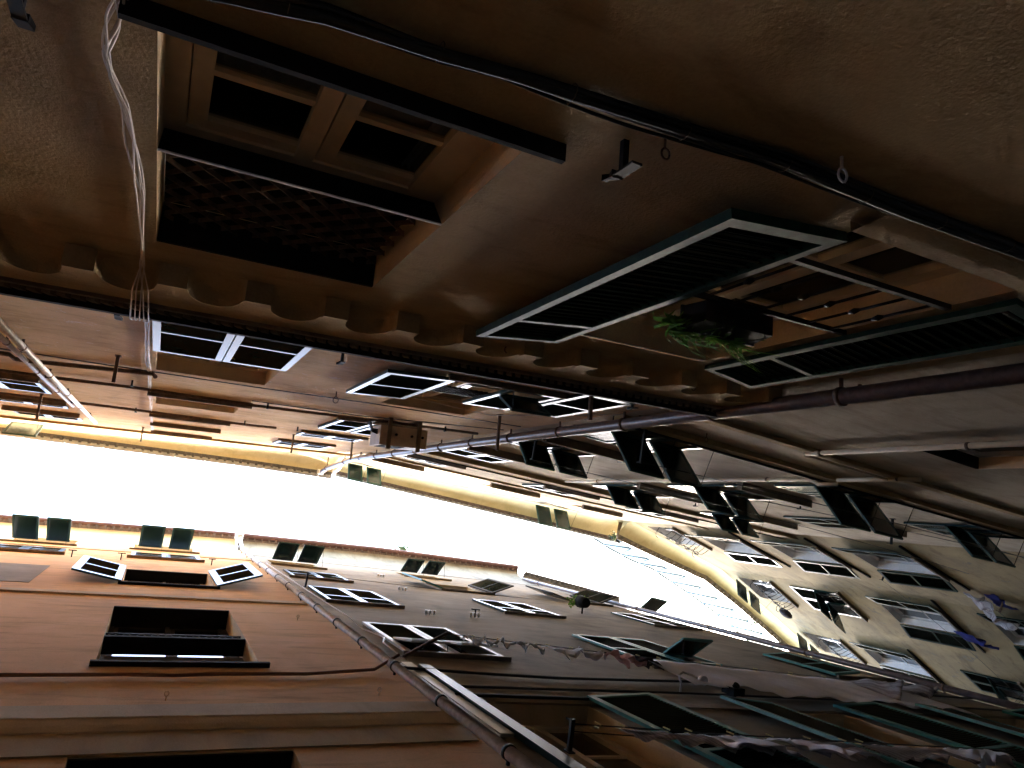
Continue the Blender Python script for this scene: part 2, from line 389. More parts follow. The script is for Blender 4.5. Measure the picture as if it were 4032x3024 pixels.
# ================================================================ building A: above the viewer, with arched cornice
bA = empty('apartment_building', FA.W(0, 0, -EYE), 'brown ochre house with a row of small arched corbels and a large cream window', 'building')
c0 = (-.18, 1.07); c1 = (2.6, 3.85); cL = (-2.95, -1.72)
low_holes = [(c0[0], c0[1], 2.25, 4.36), (c1[0], c1[1], 1.96, 4.42)]
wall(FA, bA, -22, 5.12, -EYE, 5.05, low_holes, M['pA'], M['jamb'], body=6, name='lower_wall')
upw = {  # column: (floor openings z0, z1)
 'c0': [(6.0, 9.4), (11.55, 13.4), (15.15, 16.4), (17.45, 18.8), (20.2, 21.3)],
 'c1': [(6.7, 9.46), (11.7, 13.8), (14.95, 15.9), (18.0, 19.4)],
 'cL': [(6.6, 8.6), (11.75, 13.6), (15.1, 16.1), (17.7, 19.1)]}
uh = []
for k, c in (('c0', c0), ('c1', c1), ('cL', cL)):
    for a, b_ in upw[k]: uh.append((c[0], c[1], a, b_))
for a, b_ in upw['cL']: uh.append((-6.2, -4.9, a, b_))
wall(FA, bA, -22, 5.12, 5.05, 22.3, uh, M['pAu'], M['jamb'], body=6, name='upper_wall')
# --- lower left window (W1)
w1 = window(FA, bA, c0[0], c0[1], 2.25, 3.27, D=.23, fmat='cream', trans=(.46,), fw=.085, room=.5, rev=False)
m = MB(FA); m.grid([[(-.06+.5*j/40, -.30+.010*math.sin(j*1.3), 2.70+.17*i/4-(.018*abs(math.sin(j*.55)) if i == 0 else 0)) for j in range(41)] for i in range(5)]); m.build('lace_curtain', M['curtain'], w1, fix=False)
m = MB(FA); m.grid([[(.86+.14*j/16, -.29+.014*math.sin(j*1.7), 2.3+.9*i/4) for j in range(17)] for i in range(5)]); m.build('blue_curtain', M['paleblue'], w1, fix=False)
MB(FA).box(-.27, 1.18, .002, .07, 2.11, 2.138).build('sill', M['sill'], w1)
m = MB(FA)
a_, b2 = c0[0]+.003, c0[1]-.003
m.hexa([(a_, -.168, 3.255), (b2, -.168, 3.255), (b2, -.002, 3.10), (a_, -.002, 3.10), (a_, -.168, 3.30), (b2, -.168, 3.27), (b2, -.002, 3.118), (a_, -.002, 3.118)]); m.build('lintel_shelf', M['sill'], bA)
MB(FA).box(c0[0]+.003, c0[1]-.003, -.001, .006, 3.098, 3.112).build('metal_edge', M['greypipe'], bA)
lt = MB(FA)     # lattice above the shelf
def lattice(mb, u0, u1, z0, z1, o, n, w, o2=None):
    o2 = o if o2 is None else o2; U, Z = u1-u0, z1-z0; st = U/n
    k = -int(Z/st)-1
    while k <= n:
        for sg in (1, -1):
            a = u0+k*st; pts = []
            for t_ in (0, 1):
                pts.append([a+Z*.9*t_, t_])
            (x0, t0), (x1, t1) = pts
            if x0 < u0: t0 = (u0-x0)/(x1-x0); x0 = u0
            if x1 > u1: t1 = t0+(t1-t0)*(u1-x0)/(x1-x0); x1 = u1
            if x1 > x0 and t1 > t0:
                f = (lambda x: x) if sg == 1 else (lambda x: u0+u1-x)
                mb.bar((f(x0), o+(o2-o)*t0+sg*.004, z0+Z*t0), (f(x1), o+(o2-o)*t1+sg*.004, z0+Z*t1), w, .006)
        k += 1
lattice(lt, c0[0]+.02, c0[1]-.02, 3.30, 4.31, -.14, 7, .026, -.14)
lt.build('lattice', M['rust'], bA, fix=False)
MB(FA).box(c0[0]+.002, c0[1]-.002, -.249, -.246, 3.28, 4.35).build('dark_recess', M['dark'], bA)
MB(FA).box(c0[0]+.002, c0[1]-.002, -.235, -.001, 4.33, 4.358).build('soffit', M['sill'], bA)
reveal(FA, w1, c0[0], c0[1], 2.25, 4.36, .28, False)
# --- lower right french window (W2)
w2 = window(FA, bA, c1[0], c1[1], 1.98, 4.38, D=.24, fmat='cream', trans=(.3, .62), fw=.075, room=.5)
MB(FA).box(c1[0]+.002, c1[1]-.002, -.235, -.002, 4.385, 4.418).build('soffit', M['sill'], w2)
m = MB(FA)
rows = []
for k in range(25):
    u = 2.5+(3.98-2.5)*k/24; j = random.uniform(-.012, .012)
    rows.append([(u, .002, 1.74+j), (u, .035, 1.78+j*.5), (u, .05+j*.3, 1.86), (u, .05, 1.955), (u, .002, 1.958)])
m.grid(rows, False); m.build('broken_sill', M['pA'], w2, fix=False)
rl = MB(FA)
rl.box(c1[0]-.02, c1[1]+.02, .0+.004, .034, 3.07, 3.10).box(c1[0]-.02, c1[1]-.02, .004, .034, 2.36, 2.395)
for k in range(6):
    u = c1[0]+.1+k*.205
    rl.tube([(u, .02, 2.39), (u, .02, 2.7)], .009, 6); rl.tube([(u, .02, 2.70), (u, .02, 2.74), (u, .02, 2.78)], [.009, .02, .009], 6); rl.tube([(u, .02, 2.78), (u, .02, 3.08)], .009, 6)
rl.build('railing', M['iron'], w2, fix=False)
leaf(FA, bA, 2.53, .03, 6, .66, 2.0, 4.50, -1, flap=None, mat='greennear', pitch=.08, fr=.06, mid=.78, th=.045)
leaf(FA, bA, 3.88, .03, 9, .52, 2.05, 4.42, 1, flap=None, mat='greennear', pitch=.08, fr=.055, mid=.72)
# --- cornice with arches
pit = .508; nb = 60; s0 = -.66-pit*42
co = MB(FA); zs_, zt, of = 4.73, 5.36, .13
i = 0
for k in range(54):
    ua = s0+k*pit; ub = ua+.165; uc = ua+pit
    if ua > 5.0: break
    uc = min(uc, 5.1)
    # corbel block: face, underside, cheeks
    co.box(ua, ub, .003, of+.012, zs_+.015, zs_+.10)
    co.poly([(ua, of, zs_+.10), (ub, of, zs_+.10), (ub, of, zt), (ua, of, zt)])
    N = 14; fr_, rows = [], []
    for q in range(N+1):
        t_ = q/N; u = ub+(uc-ub)*t_; za = zs_+.06+.30*math.sqrt(max(0, 1-(2*t_-1)**2))
        fr_.append((u, of, za)); rows.append([(u, .0+.002, zs_+.004), (u, .014, zs_+(za-zs_)*.60), (u, .045, zs_+(za-zs_)*.90), (u, of-.012, za), (u, of, za)])
    co.grid(rows)
    for q in range(N): co.poly([fr_[q], fr_[q+1], (fr_[q+1][0], of, zt), (fr_[q][0], of, zt)])
cor = co.build('arched_cornice', M['pA'], bA, fix=False)
mo = MB(FA); mo.box(-22, 5.1, .1005, .155, 5.36, 5.41)
u = -22+.0
while u < 5.05:
    mo.hexa([(u, .10, 5.412), (u+.05, .10, 5.412), (u+.05, .175, 5.412), (u, .175, 5.412), (u+.035, .10, 5.475), (u+.085, .10, 5.475), (u+.085, .175, 5.475), (u+.035, .175, 5.475)]); u += .085
mo.build('rope_moulding', M['sillB'], bA)
MB(FA).box(-22, 5.1, .002, .215, 5.477, 5.53).build('cornice_ledge', M['sill'], bA)
# --- upper windows
def full_window(fac, parent, u0, u1, z0, z1, kind, **k):
    D = .2
    w = window(fac, parent, u0, u1, z0, z1, D=D, fmat=k.get('fm', 'cream'), sill=k.get('sill', (.1, .09, .12)), sillmat=k.get('sm', 'sillB'), trans=(.5,))
    return w
for (a, b_) in upw['c0'][1:]: window(FA, bA, c0[0], c0[1], a, b_, D=.22, sill=(.1, .07, .09), trans=(.5,))
window(FA, bA, c0[0], c0[1], 6.0, 9.4, D=.22, trans=(.4, .7))
closed_pair(FA, bA, c0[0]-.02, c0[1]+.02, 5.95, 7.82, o=.01, pitch=.05, mid=.45)
def rings(fac, parent, u0, u1, z, o, n, name='ring_railing', h=.16):
    r = MB(fac); r.box(u0+.004, u1-.004, o-.012, o+.012, z-.03, z-.005).box(u0+.004, u1-.004, o-.012, o+.012, z+h, z+h+.03)
    for k in range(n):
        u = u0+(u1-u0)*(k+.5)/n; rad = (u1-u0)/n*.30
        r.tube([(u+rad*math.cos(x), o, z+h*.5+h*.42*math.sin(x)) for x in [math.pi*2*q/12 for q in range(13)]], .009, 5)
    return r.build(name, M['iron'], parent, fix=False)
rings(FA, bA, c0[0], c0[1], 7.95, -.02, 11)
MB(FA).box(c0[0]+.003, c0[1]-.003, -.2, -.03, 8.05, 8.12).build('transom', M['cream'], bA)
for a, b_ in upw['c1']:
    w = window(FA, bA, c1[0], c1[1], a, b_, D=.22, sill=(.08, .05, .06), trans=(.5,))
leaf(FA, bA, 2.6, .03, 2, .72, 6.68, 8.4, -1, mid=.5)
leaf(FA, bA, 3.88, .02, 0, .62, 6.68, 8.1, -1, flap=28, mid=.35)
leaf(FA, bA, 3.9, .03, 2, .6, 6.2, 7.9, 1, mid=.5)
rings(FA, bA, c1[0], c1[1], 7.9, -.05, 12)
m = MB(FA); lattice(m, c1[0]+.02, c1[1]-.3, 7.55, 7.95, -.03, 14, .012); m.build('lattice', M['iron'], bA, fix=False)
leaf(FA, bA, 3.2, .01, 0, .58, 11.7, 13.75, -1, mid=.5); leaf(FA, bA, 3.85, .02, 0, .6, 11.7, 13.75, -1, mid=.5)
closed_pair(FA, bA, c1[0]-.02, c1[1]+.02, 14.93, 15.92, o=.01, mid=.5)
closed_pair(FA, bA, c1[0]-.02, c1[1]+.02, 17.98, 19.4, o=.01, mid=.5)
for a, b_ in upw['cL']:
    window(FA, bA, cL[0], cL[1], a, b_, D=.2, sill=(.08, .08, .1), trans=(.5,)); closed_pair(FA, bA, cL[0]-.02, cL[1]+.02, a+.02, b_, o=.01, mid=.5)
    window(FA, bA, -6.2, -4.9, a, b_, D=.2, sill=(.08, .08, .1), trans=(.5,))
eave(FA, bA, [(-22, .26, -.6), (-3.9, .28, -.5), (.0, .40), (2.5, .48, .3), (5.1, .60, .5)], 21.7, 23.6, M['cove'], M['slate'], M['gutterA'], gr=.075)
MB(FA).box(-22, 5.1, .002, .06, 20.95, 21.02).build('string_course', M['bandB'], bA)
# attic shutters that stand off the cove
def attic_flaps(fac, parent, spans, zt, ln, ang, mat='flapgreen', zc=None, o0=.05):
    for a, b_ in spans:
        L = lambda s, t, z, a=a: (a+s, t+o0, z)
        flap_panel(fac, parent, L, 0, b_-a, zt, ln, ang, mat, 'slat', .06, name='attic_shutter')
attic_flaps(FA, bA, [(-3.45, -2.75)], 21.6, 1.0, 20)

# ================================================================ building B
bB = empty('apartment_building', FB.W(6, 0, -EYE), 'grey beige house with ledges between floors and dark green shutters propped outwards', 'building')
k1, k2, k3 = (.5, 1.74), (4.45, 5.9), (8.2, 9.5)
Bw = {k1: [(7.62, 9.2), (9.95, 11.5), (13.05, 14.9), (16.85, 18.1), (20.0, 21.3), (22.9, 24)],
      k2: [(7.62, 9.05), (9.75, 11.95), (12.75, 14.8), (16.95, 18.5), (20.4, 21.7), (23.0, 24)],
      k3: [(7.66, 9.3), (10.35, 12.3), (13.3, 15.2), (17.0, 18.6), (20.9, 22.0)]}
bh = [(c[0], c[1], a, b_) for c, l in Bw.items() for a, b_ in l]
bh = [h for h in bh if h[3] < 24]
bh.append((2.35, 3.6, 2.7, 5.15)); bh.append((6.6, 7.8, 2.7, 5.15))
wall(FB, bB, 0, 12.9, -EYE, 24.3, bh, M['pB'], M['jamb'])
for h in bh:
    lo = h[3] < 6
    window(FB, bB, h[0], h[1], h[2], h[3], D=.2, fmat='whitef' if lo else 'cream', trans=(.3, .6) if lo else (.5,), sill=None if (7.5 < h[2] < 7.7) else (.16, .13, .14), sillmat='sillB')
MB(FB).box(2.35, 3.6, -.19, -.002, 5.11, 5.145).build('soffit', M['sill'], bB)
def band(fac, parent, u0, u1, z0, z1, pr, mat, edge=None, name='string_course'):
    MB(fac).box(u0, u1, .002, pr, z0, z1).build(name, mat, parent)
    if edge: MB(fac).box(u0, u1, .002, pr+.03, z1+.002, z1+.03).build(name+'_edge', edge, parent)
band(FB, bB, .03, 12.85, 6.28, 6.42, .05, M['bandB'])
band(FB, bB, .03, 12.85, 7.32, 7.52, .07, M['bandB'], M['sill'])
band(FB, bB, .03, 12.85, 15.55, 16.15, .10, M['bandB'], M['sill'])
band(FB, bB, .03, 12.85, 19.2, 19.4, .05, M['bandB'])
def awning(fac, parent, c, z0, z1, zh, ln, ang, rec=.0):
    u0, u1 = c; m_ = (u0+u1)/2
    for a, b_ in ((u0, m_-.05), (m_+.05, u1)):
        fr = .055; m = MB(fac); o0, o1 = .01, .045
        m.box(a, a+fr, o0, o1, z0, z1).box(b_-fr, b_, o0, o1, z0, z1).box(a+fr, b_-fr, o0, o1, z0, z0+fr).box(a+fr, b_-fr, o0, o1, z1-fr, z1).box(a+fr, b_-fr, o0, o1, zh, zh+fr)
        o = m.build('shutter', M['green'], parent)
        s = MB(fac); z = zh+fr+.03
        while z < z1-fr: s.box(a+fr, b_-fr, .014, .034, z-.012, z+.008); z += .05
        s.box(a+fr, b_-fr, .012, .014, zh+fr, z1-fr); s.build('louvres', M['slat'], o)
        flap_panel(fac, o, lambda s_, t, z_: (a+s_, t, z_), 0, b_-a, zh, ln, ang, 'flapgreen', 'slat', .05)
awning(FB, bB, k1, 7.64, 9.18, 8.25, .80, 45)
awning(FB, bB, k2, 7.64, 9.03, 8.18, .80, 47)
awning(FB, bB, k3, 7.68, 9.28, 8.45, .74, 45)
awning(FB, bB, k1, 9.97, 11.48, 11.1, .58, 44)
awning(FB, bB, k2, 9.77, 11.93, 11.1, .66, 42)
awning(FB, bB, k2, 12.77, 14.78, 14.15, .62, 42)
awning(FB, bB, k3, 13.32, 15.18, 14.7, .60, 42)
for c, z0, z1 in ((k1, 13.07, 14.88), (k1, 16.87, 18.08), (k2, 16.97, 18.48), (k3, 10.37, 12.28), (k3, 17.02, 18.58)):
    closed_pair(FB, bB, c[0]-.02, c[1]+.02, z0, z1, o=.01, mid=.5, mat='green')
eave(FB, bB, [(0, .42), (5.1, .55), (10.8, .72), (12.6, .78)], 24.0, 25.0, M['cove'], M['tile'], M['gutterA'], gr=.06)
attic_flaps(FB, bB, [(.62, 1.12), (1.28, 1.78)], 24.0, .72, 50, o0=.0); attic_flaps(FB, bB, [(8.0, 8.6), (8.8, 9.4)], 24.1, .85, 55, o0=.05)

# ================================================================ building C (two facets of one curved house)
bC = empty('apartment_building', FC2.W(0, 0, -EYE), 'curved yellow house at the street bend with open green shutters and a terrace fence', 'building')
c1h = [(.36, 2.1, 21.2, 22.9), (1.0, 2.3, 18.4, 20.6), (1.0, 2.3, 12.3, 14.3), (1.0, 2.3, 15.3, 17.4)]
wall(FC1, bC, 0, 4.87, -EYE, 23.5, c1h, M['pC'], M['whitef'], depth=.3)
c2h = [(-2.55, -1.5, 15.4, 17.6), (-2.55, -1.5, 11.5, 13.9)]
c2h = []
cols = {'a': (.68, 1.95), 'b': (4.75, 6.05), 'c': (8.8, 10.1)}
c2h += [(.68, 1.95, 14.35, 16.5), (.5, 2.05, 17.95, 20.1), (.5, 2.0, 21.0, 22.8), (.68, 1.95, 10.9, 12.9),
        (4.75, 6.05, 17.6, 19.9), (4.6, 6.15, 20.7, 22.6), (4.75, 6.05, 14.1, 16.0), (4.75, 6.05, 11, 13.0), (8.8, 10.1, 17.6, 19.9), (8.8, 10.1, 14.1, 16.2), (8.8, 10.1, 20.7, 22.6)]
wall(FC2, bC, 0, 15, -EYE, 23.3, c2h, M['pC'], M['whitef'], depth=.3)
for h in c1h: window(FC1, bC, *h, D=.28, fmat='whitef', sill=(.14, .08, .1), sillmat='sillB', trans=(.5,))
for h in c2h: window(FC2, bC, *h, D=.28, fmat='whitef', sill=(.14, .08, .1), sillmat='sillB', trans=(.5,))
def open_pair(fac, parent, u0, u1, z0, z1, w, a1=12, a2=12, mat='green', smat='slat', **k):
    leaf(fac, parent, u0-.02, .03, a1, w, z0, z1, -1, mat=mat, smat=smat, **k); leaf(fac, parent, u1+.02, .03, a2, w, z0, z1, 1, mat=mat, smat=smat, **k)
open_pair(FC1, bC, 1.0, 2.3, 18.35, 20.6, .66, 14, 8, mid=.5); open_pair(FC1, bC, 1.0, 2.3, 12.3, 14.3, .66, 12, 12, mid=.5)
open_pair(FC1, bC, 1.0, 2.3, 15.3, 17.4, .66, 12, 12, mid=.5)
open_pair(FC2, bC, .68, 1.95, 14.3, 16.5, .66, 12, 10, mid=.5); open_pair(FC2, bC, .68, 1.95, 10.85, 12.9, .66, 12, 10, mid=.5)
open_pair(FC2, bC, 4.75, 6.05, 17.55, 19.9, .66, 12, 10, mid=.5)
closed_pair(FC2, bC, .48, 2.07, 17.97, 20.1, o=.01, flap=48, mid=.5); closed_pair(FC2, bC, 4.73, 6.07, 14.1, 16.0, o=.01, flap=48, mid=.55)
closed_pair(FC2, bC, 4.73, 6.07, 11, 13.0, o=.01, mid=.55); closed_pair(FC2, bC, 8.78, 10.12, 17.6, 19.9, o=.01, mid=.55)
for f, u0, u1, z0, z1 in ((FC1, .36, 2.1, 21.2, 22.9), (FC2, .5, 2.0, 21.0, 22.8), (FC2, 4.6, 6.15, 20.7, 22.6)):
    m = MB(f)                     # bellied iron basket in front of the low attic windows
    def prof(t): return .05+.30*math.sin(math.pi*min(1, t*1.15)/1.25)
    for k in range(9):
        u = u0-.05+(u1-u0+.1)*k/8
        m.tube([(u, prof(q/7)*(1 if 0 < k < 8 else .9), z0-.02+.75*q/7) for q in range(8)], .011, 5)
    for zz in (z0-.02, z0+.73): m.bar((u0-.05, prof(0 if zz < z0 else 1), zz), (u1+.05, prof(0 if zz < z0 else 1), zz), .022)
    for k in range(4):
        uu = u0+.15+(u1-u0-.3)*k/3
        m.tube([(uu+.10*math.cos(x)*(1-x/14), prof(.5)+.02, z0+.38+.14*math.sin(x)*(1-x/14)) for x in [q*.6 for q in range(17)]], .010, 5)
    for uu in (u0-.08, u1+.08): m.tube([(uu, .03, z0+.8), (uu, .26, z0+.9), (uu, .40, z0+.82), (uu, .44, z0+.7)], .012, 5)
    m.build('window_basket', M['iron'], bC, fix=False)
for f, sp in ((FC2, [(.52, 1.14), (1.36, 1.98)]), (FC2, [(4.62, 5.26), (5.5, 6.13)])):
    attic_flaps(f, bC, sp, 22.85, .8, 55, mat='green')
def stain_sill(f, u0, u1, z): MB(f).box(u0, u1, .002, .05, z-.06, z).build('stained_ledge', M['sill'], bC)
for f, a, b_, z in ((FC1, .2, 3.2, 18.3), (FC1, .2, 3.2, 15.2), (FC1, .2, 3.2, 12.2), (FC2, -.1, 2.9, 14.25), (FC2, -.1, 2.9, 10.8), (FC2, 4.0, 7.0, 17.5)): stain_sill(f, a, b_, z)
# cove follows both facets
def W2F(f, p):
    q = p-f.p; return q.dot(f.d), q.dot(f.n)
FCP = PolyFac([(17.0, .2), (21.56, 1.91), (34.28, 9.86)], .9)
eave(FCP, bC, [(.0, .68), (1.5, .64), (3.0, .58), (4.0, .54), (4.45, .53), (4.87, .5), (5.3, .49), (5.8, .47), (7.1, .42), (9.5, .42), (13, .5), (19.8, .6)], 23.35, 24.12, M['cove'], M['sillB'], M['sillB'], gr=.05)

# ================================================================ building D (orange)
bD = empty('apartment_building', FD.W(0, 0, -EYE), 'orange house with pale bands and a tall recessed window with a dark iron ring rail', 'building')
d0 = (-.29, 1.26); dL = (-3.2, -1.68)
dh = [(d0[0], d0[1], 8.2, 11.92, .34), (d0[0], d0[1], 14.42, 16.9, .3), (d0[0], d0[1], 19.4, 20.6), (d0[0], d0[1], 21.85, 23.7),
      (dL[0], dL[1], 19.05, 20.2), (dL[0], dL[1], 21.6, 23.5), (-.26, 1.14, 2.4, 5.53, .5), (-5.6, -4.3, 14.4, 16.9), (-5.6, -4.3, 8.2, 11.9)]
wall(FD, bD, -22, 2.66, -EYE, 24.3, dh, M['pD'], M['jamb'])
w = window(FD, bD, d0[0], d0[1], 8.2, 11.92, D=.33, fmat='brownshut', trans=(.22, .75))
MB(FD).box(-.33, 1.33, .002, .05, 8.08, 8.15).build('sill', M['sill'], w)
MB(FD).box(d0[0]+.003, d0[1]-.003, -.20, -.002, 9.62, 9.70).build('lintel_shelf', M['sill'], bD)
rings(FD, bD, d0[0], d0[1], 9.86, -.06, 10, h=.22)
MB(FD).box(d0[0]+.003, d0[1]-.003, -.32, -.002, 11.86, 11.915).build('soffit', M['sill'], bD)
MB(FD).box(d0[0]+.05, d0[1]-.05, -.16, -.15, 8.22, 9.3).build('curtain', M['greyblind'], bD)
w = window(FD, bD, d0[0], d0[1], 14.42, 16.9, D=.28, fmat='cream', trans=(.5,), sill=(.06, .06, .05), sillmat='sill')
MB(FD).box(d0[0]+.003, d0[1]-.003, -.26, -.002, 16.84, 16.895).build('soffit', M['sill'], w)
leaf(FD, bD, d0[0]-.02, .03, 11, .80, 14.45, 16.9, -1, mat='green', smat='brownshut', fr=.12, mid=.5, pitch=.06); leaf(FD, bD, d0[1]+.02, .03, 17, .80, 14.45, 16.9, 1, mat='green', smat='brownshut', fr=.12, mid=.5, pitch=.06)
for c, z0, z1 in ((d0, 19.4, 20.6), (dL, 19.05, 20.2)):
    window(FD, bD, c[0], c[1], z0, z1, D=.2, sill=(.08, .06, .07), sillmat='sillB', trans=(.5,)); closed_pair(FD, bD, c[0], c[1], z0+.02, z1-.02, o=.01, mid=.5, fr=.09)
for c, z0, z1 in ((d0, 21.85, 23.7), (dL, 21.6, 23.5)):
    window(FD, bD, c[0], c[1], z0, z1, D=.2, fmat='whitef', sill=(.1, .05, .05), sillmat='sillB', trans=(.5,))
    m_ = (c[0]+c[1])/2
    attic_flaps(FD, bD, [(c[0]+.1, m_-.09), (m_+.09, c[1]-.14)], z0+.75, 1.0, 38, o0=.0)
window(FD, bD, -5.6, -4.3, 14.4, 16.9, sill=(.1, .08, .1)); window(FD, bD, -5.6, -4.3, 8.2, 11.9, sill=(.1, .08, .1))
dl_ = MB(FD).box(-.26, 1.14, -.49, -.48, 2.4, 5.52).build('opening_backing', M['dark'], bD); reveal(FD, dl_, -.26, 1.14, 2.4, 5.53, .5)  # near-black sheet painted as the darkness inside the arch opening
MB(FD).box(-.255, 1.135, -.47, -.004, 5.49, 5.525).build('soffit', M['sill'], bD)
band(FD, bD, -22, 2.62, 12.82, 13.06, .03, M['band'])
m = MB(FD); prof = [(.002, 5.98), (.02, 6.0), (.035, 6.1), (.045, 6.22), (.05, 6.24), (.05, 6.56), (.002, 6.57)]
m.grid([[(u, o, z) for o, z in prof] for u in (-22, -8, 0, 2.62)], False); m.build('string_course', M['band'], bD, fix=False)
MB(FD).box(-22, 2.62, .002, .012, 5.56, 5.99).build('lower_band', M['ochreD'], bD)
band(FD, bD, -22, 2.62, 20.82, 20.9, .02, M['band'])
MB(FD).box(-2.45, -1.6, .003, .008, 13.95, 16.6).build('plaster_patch', M['pE'], bD)
eave(FD, bD, [(-22, .3), (-3.9, .33), (2.6, .39)], 24.0, 25.5, M['coveD'], M['tile'], M['gutterE'], gr=.07)

# ================================================================ building E (dark tan, laundry)
bE = empty('apartment_building', FE.W(0, 0, -EYE), 'dark tan house with laundry lines and teal shutters, red copper gutter above', 'building')
e1, e2, e3 = (.5, 1.88), (4.55, 5.95), (8.6, 9.95)
eh = [(*e1, 9.1, 11.35), (*e1, 13.75, 15.85), (*e1, 17.75, 19.2), (*e1, 20.75, 22.2), (*e2, 14.4, 16.3), (*e2, 9.2, 11.6), (*e2, 18.2, 19.9), (*e2, 21.4, 22.6),
      (*e3, 14.4, 16.3), (*e3, 9.2, 11.0), (*e3, 18.3, 20.0), (.52, 1.8, 3.9, 6.85, .28), (4.75, 5.72, 3.9, 6.8, .28), (8.4, 9.5, 3.9, 6.8, .28)]
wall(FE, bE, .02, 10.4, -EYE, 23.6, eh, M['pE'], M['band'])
for h in eh:
    low = h[3] < 7
    window(FE, bE, h[0], h[1], h[2], h[3], D=.26 if low else .2, fmat='cream' if low else 'brownshut', trans=(.35, .7) if low else (.5,), sill=(.08, .05, .06) if not low else None, sillmat='sillB')
closed_pair(FE, bE, e1[0]-.02, e1[1]+.02, 9.12, 11.35, o=.012, mid=.4, fr=.075, mat='whitef', flap=8)
closed_pair(FE, bE, e1[0]-.02, e1[1]+.02, 13.77, 15.85, o=.012, mid=.35, fr=.07)
closed_pair(FE, bE, e2[0]-.02, e2[1]+.02, 14.42, 16.3, o=.012, mid=.35, fr=.07)
closed_pair(FE, bE, e3[0]-.02, e3[1]+.02, 14.42, 16.3, o=.012, mid=.35, fr=.07)
closed_pair(FE, bE, e1[0], e1[1], 17.77, 19.2, o=.01, mid=.5, fr=.07)
leaf(FE, bE, e2[0]-.02, .03, 14, .68, 18.2, 19.9, -1, mid=.5, mat='teal'); leaf(FE, bE, e2[1]+.02, .03, 22, .68, 18.2, 19.9, 1, mid=.5, mat='brownshut')
leaf(FE, bE, e3[0]-.02, .03, 14, .68, 18.3, 20.0, -1, mid=.5, mat='brownshut'); leaf(FE, bE, e3[1]-.4, .03, 22, .68, 18.3, 20.0, 1, mid=.5, mat='brownshut')
attic_flaps(FE, bE, [(.55, 1.12), (1.26, 1.83)], 21.55, .8, 40, mat='green'); attic_flaps(FE, bE, [(4.6, 5.15), (5.3, 5.85)], 22.2, .7, 38, mat='green')
leaf(FE, bE, 4.55, .02, 0, .82, 9.55, 11.7, 1, mid=.45, mat='teal', pitch=.07); leaf(FE, bE, 6.2, .02, 0, .78, 9.55, 11.7, -1, mid=.32, mat='teal', pitch=.07, flap=35)
leaf(FE, bE, e3[0], .03, 5, .66, 9.3, 11, 1, mid=.45, mat='teal')
for hu, sd, w_ in ((1.9, 1, .85), (4.68, -1, .85), (5.82, 1, .8), (8.3, -1, .8), (9.6, 1, .7)):
    leaf(FE, bE, hu, .03, 4, w_, 4.0, 7.05, sd, mid=.4, mat='teal', fr=.075, pitch=.055)
band(FE, bE, .05, 10.35, 6.86, 7.36, .02, M['pE'])
MB(FE).box(.3, 2.0, .022, .05, 7.0, 7.04).build('ledge', M['sill'], bE)
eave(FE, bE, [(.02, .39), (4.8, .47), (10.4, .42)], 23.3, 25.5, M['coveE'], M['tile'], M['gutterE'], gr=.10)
bE2 = empty('apartment_building', FE2.W(2, 0, -EYE), 'narrow glimpse of a house past the laundry wall with a dark tiled eave', 'building')
wall(FE2, bE2, 0.0, 4.9, -EYE, 24.6, [], M['pE'], M['band'])
eave(FE2, bE2, [(.25, .34), (2.6, .34), (4.9, .34)], 24.4, 25.5, M['coveE'], M['slate'], M['slate'], gr=.06)
attic_flaps(FE2, bE2, [(2.2, 2.9)], 20.5, .8, 40, mat='teal')
# closing house behind the viewer, end of the lane
bZ = empty('apartment_building', Vector((-24, 0, 0)), 'plain ochre house closing the lane behind the viewer', 'building')
MB().box(-30, -23, -8, 8, 0, 24).build('wall', M['pA'], bZ)
bY = empty('apartment_building', Vector((24, 7, 0)), 'house on the inner side of the bend, hidden behind the laundry house', 'building')  # unseen block added to stop sky light and sun coming through the gap
q = MB(); q.hexa([(17.93, 3.80, 0), (25, 7.8, 0), (22, 15, 0), (14, 9, 0), (17.93, 3.80, 25.6), (25, 7.8, 25.6), (22, 15, 25.6), (14, 9, 25.6)])
q.hexa([(25.02, 7.82, 0), (34, 13.2, 0), (31, 20, 0), (22.02, 15.02, 0), (25.02, 7.82, 25.6), (34, 13.2, 25.6), (31, 20, 25.6), (22.02, 15.02, 25.6)])
q.build('wall', M['pE'], bY)
bZ2 = empty('apartment_building', Vector((33, 6, 0)), 'unseen tan house closing the far bend of the lane, raised to block the sun', 'building')
MB().hexa([(34.6, 8.6, 0), (40, 12, 0), (38, 19, 0), (34.2, 14, 0), (34.6, 8.6, 38), (40, 12, 38), (38, 19, 38), (34.2, 14, 38)]).build('wall', M['pE'], bZ2)  # out of view, made extra tall so sun cannot pass over it

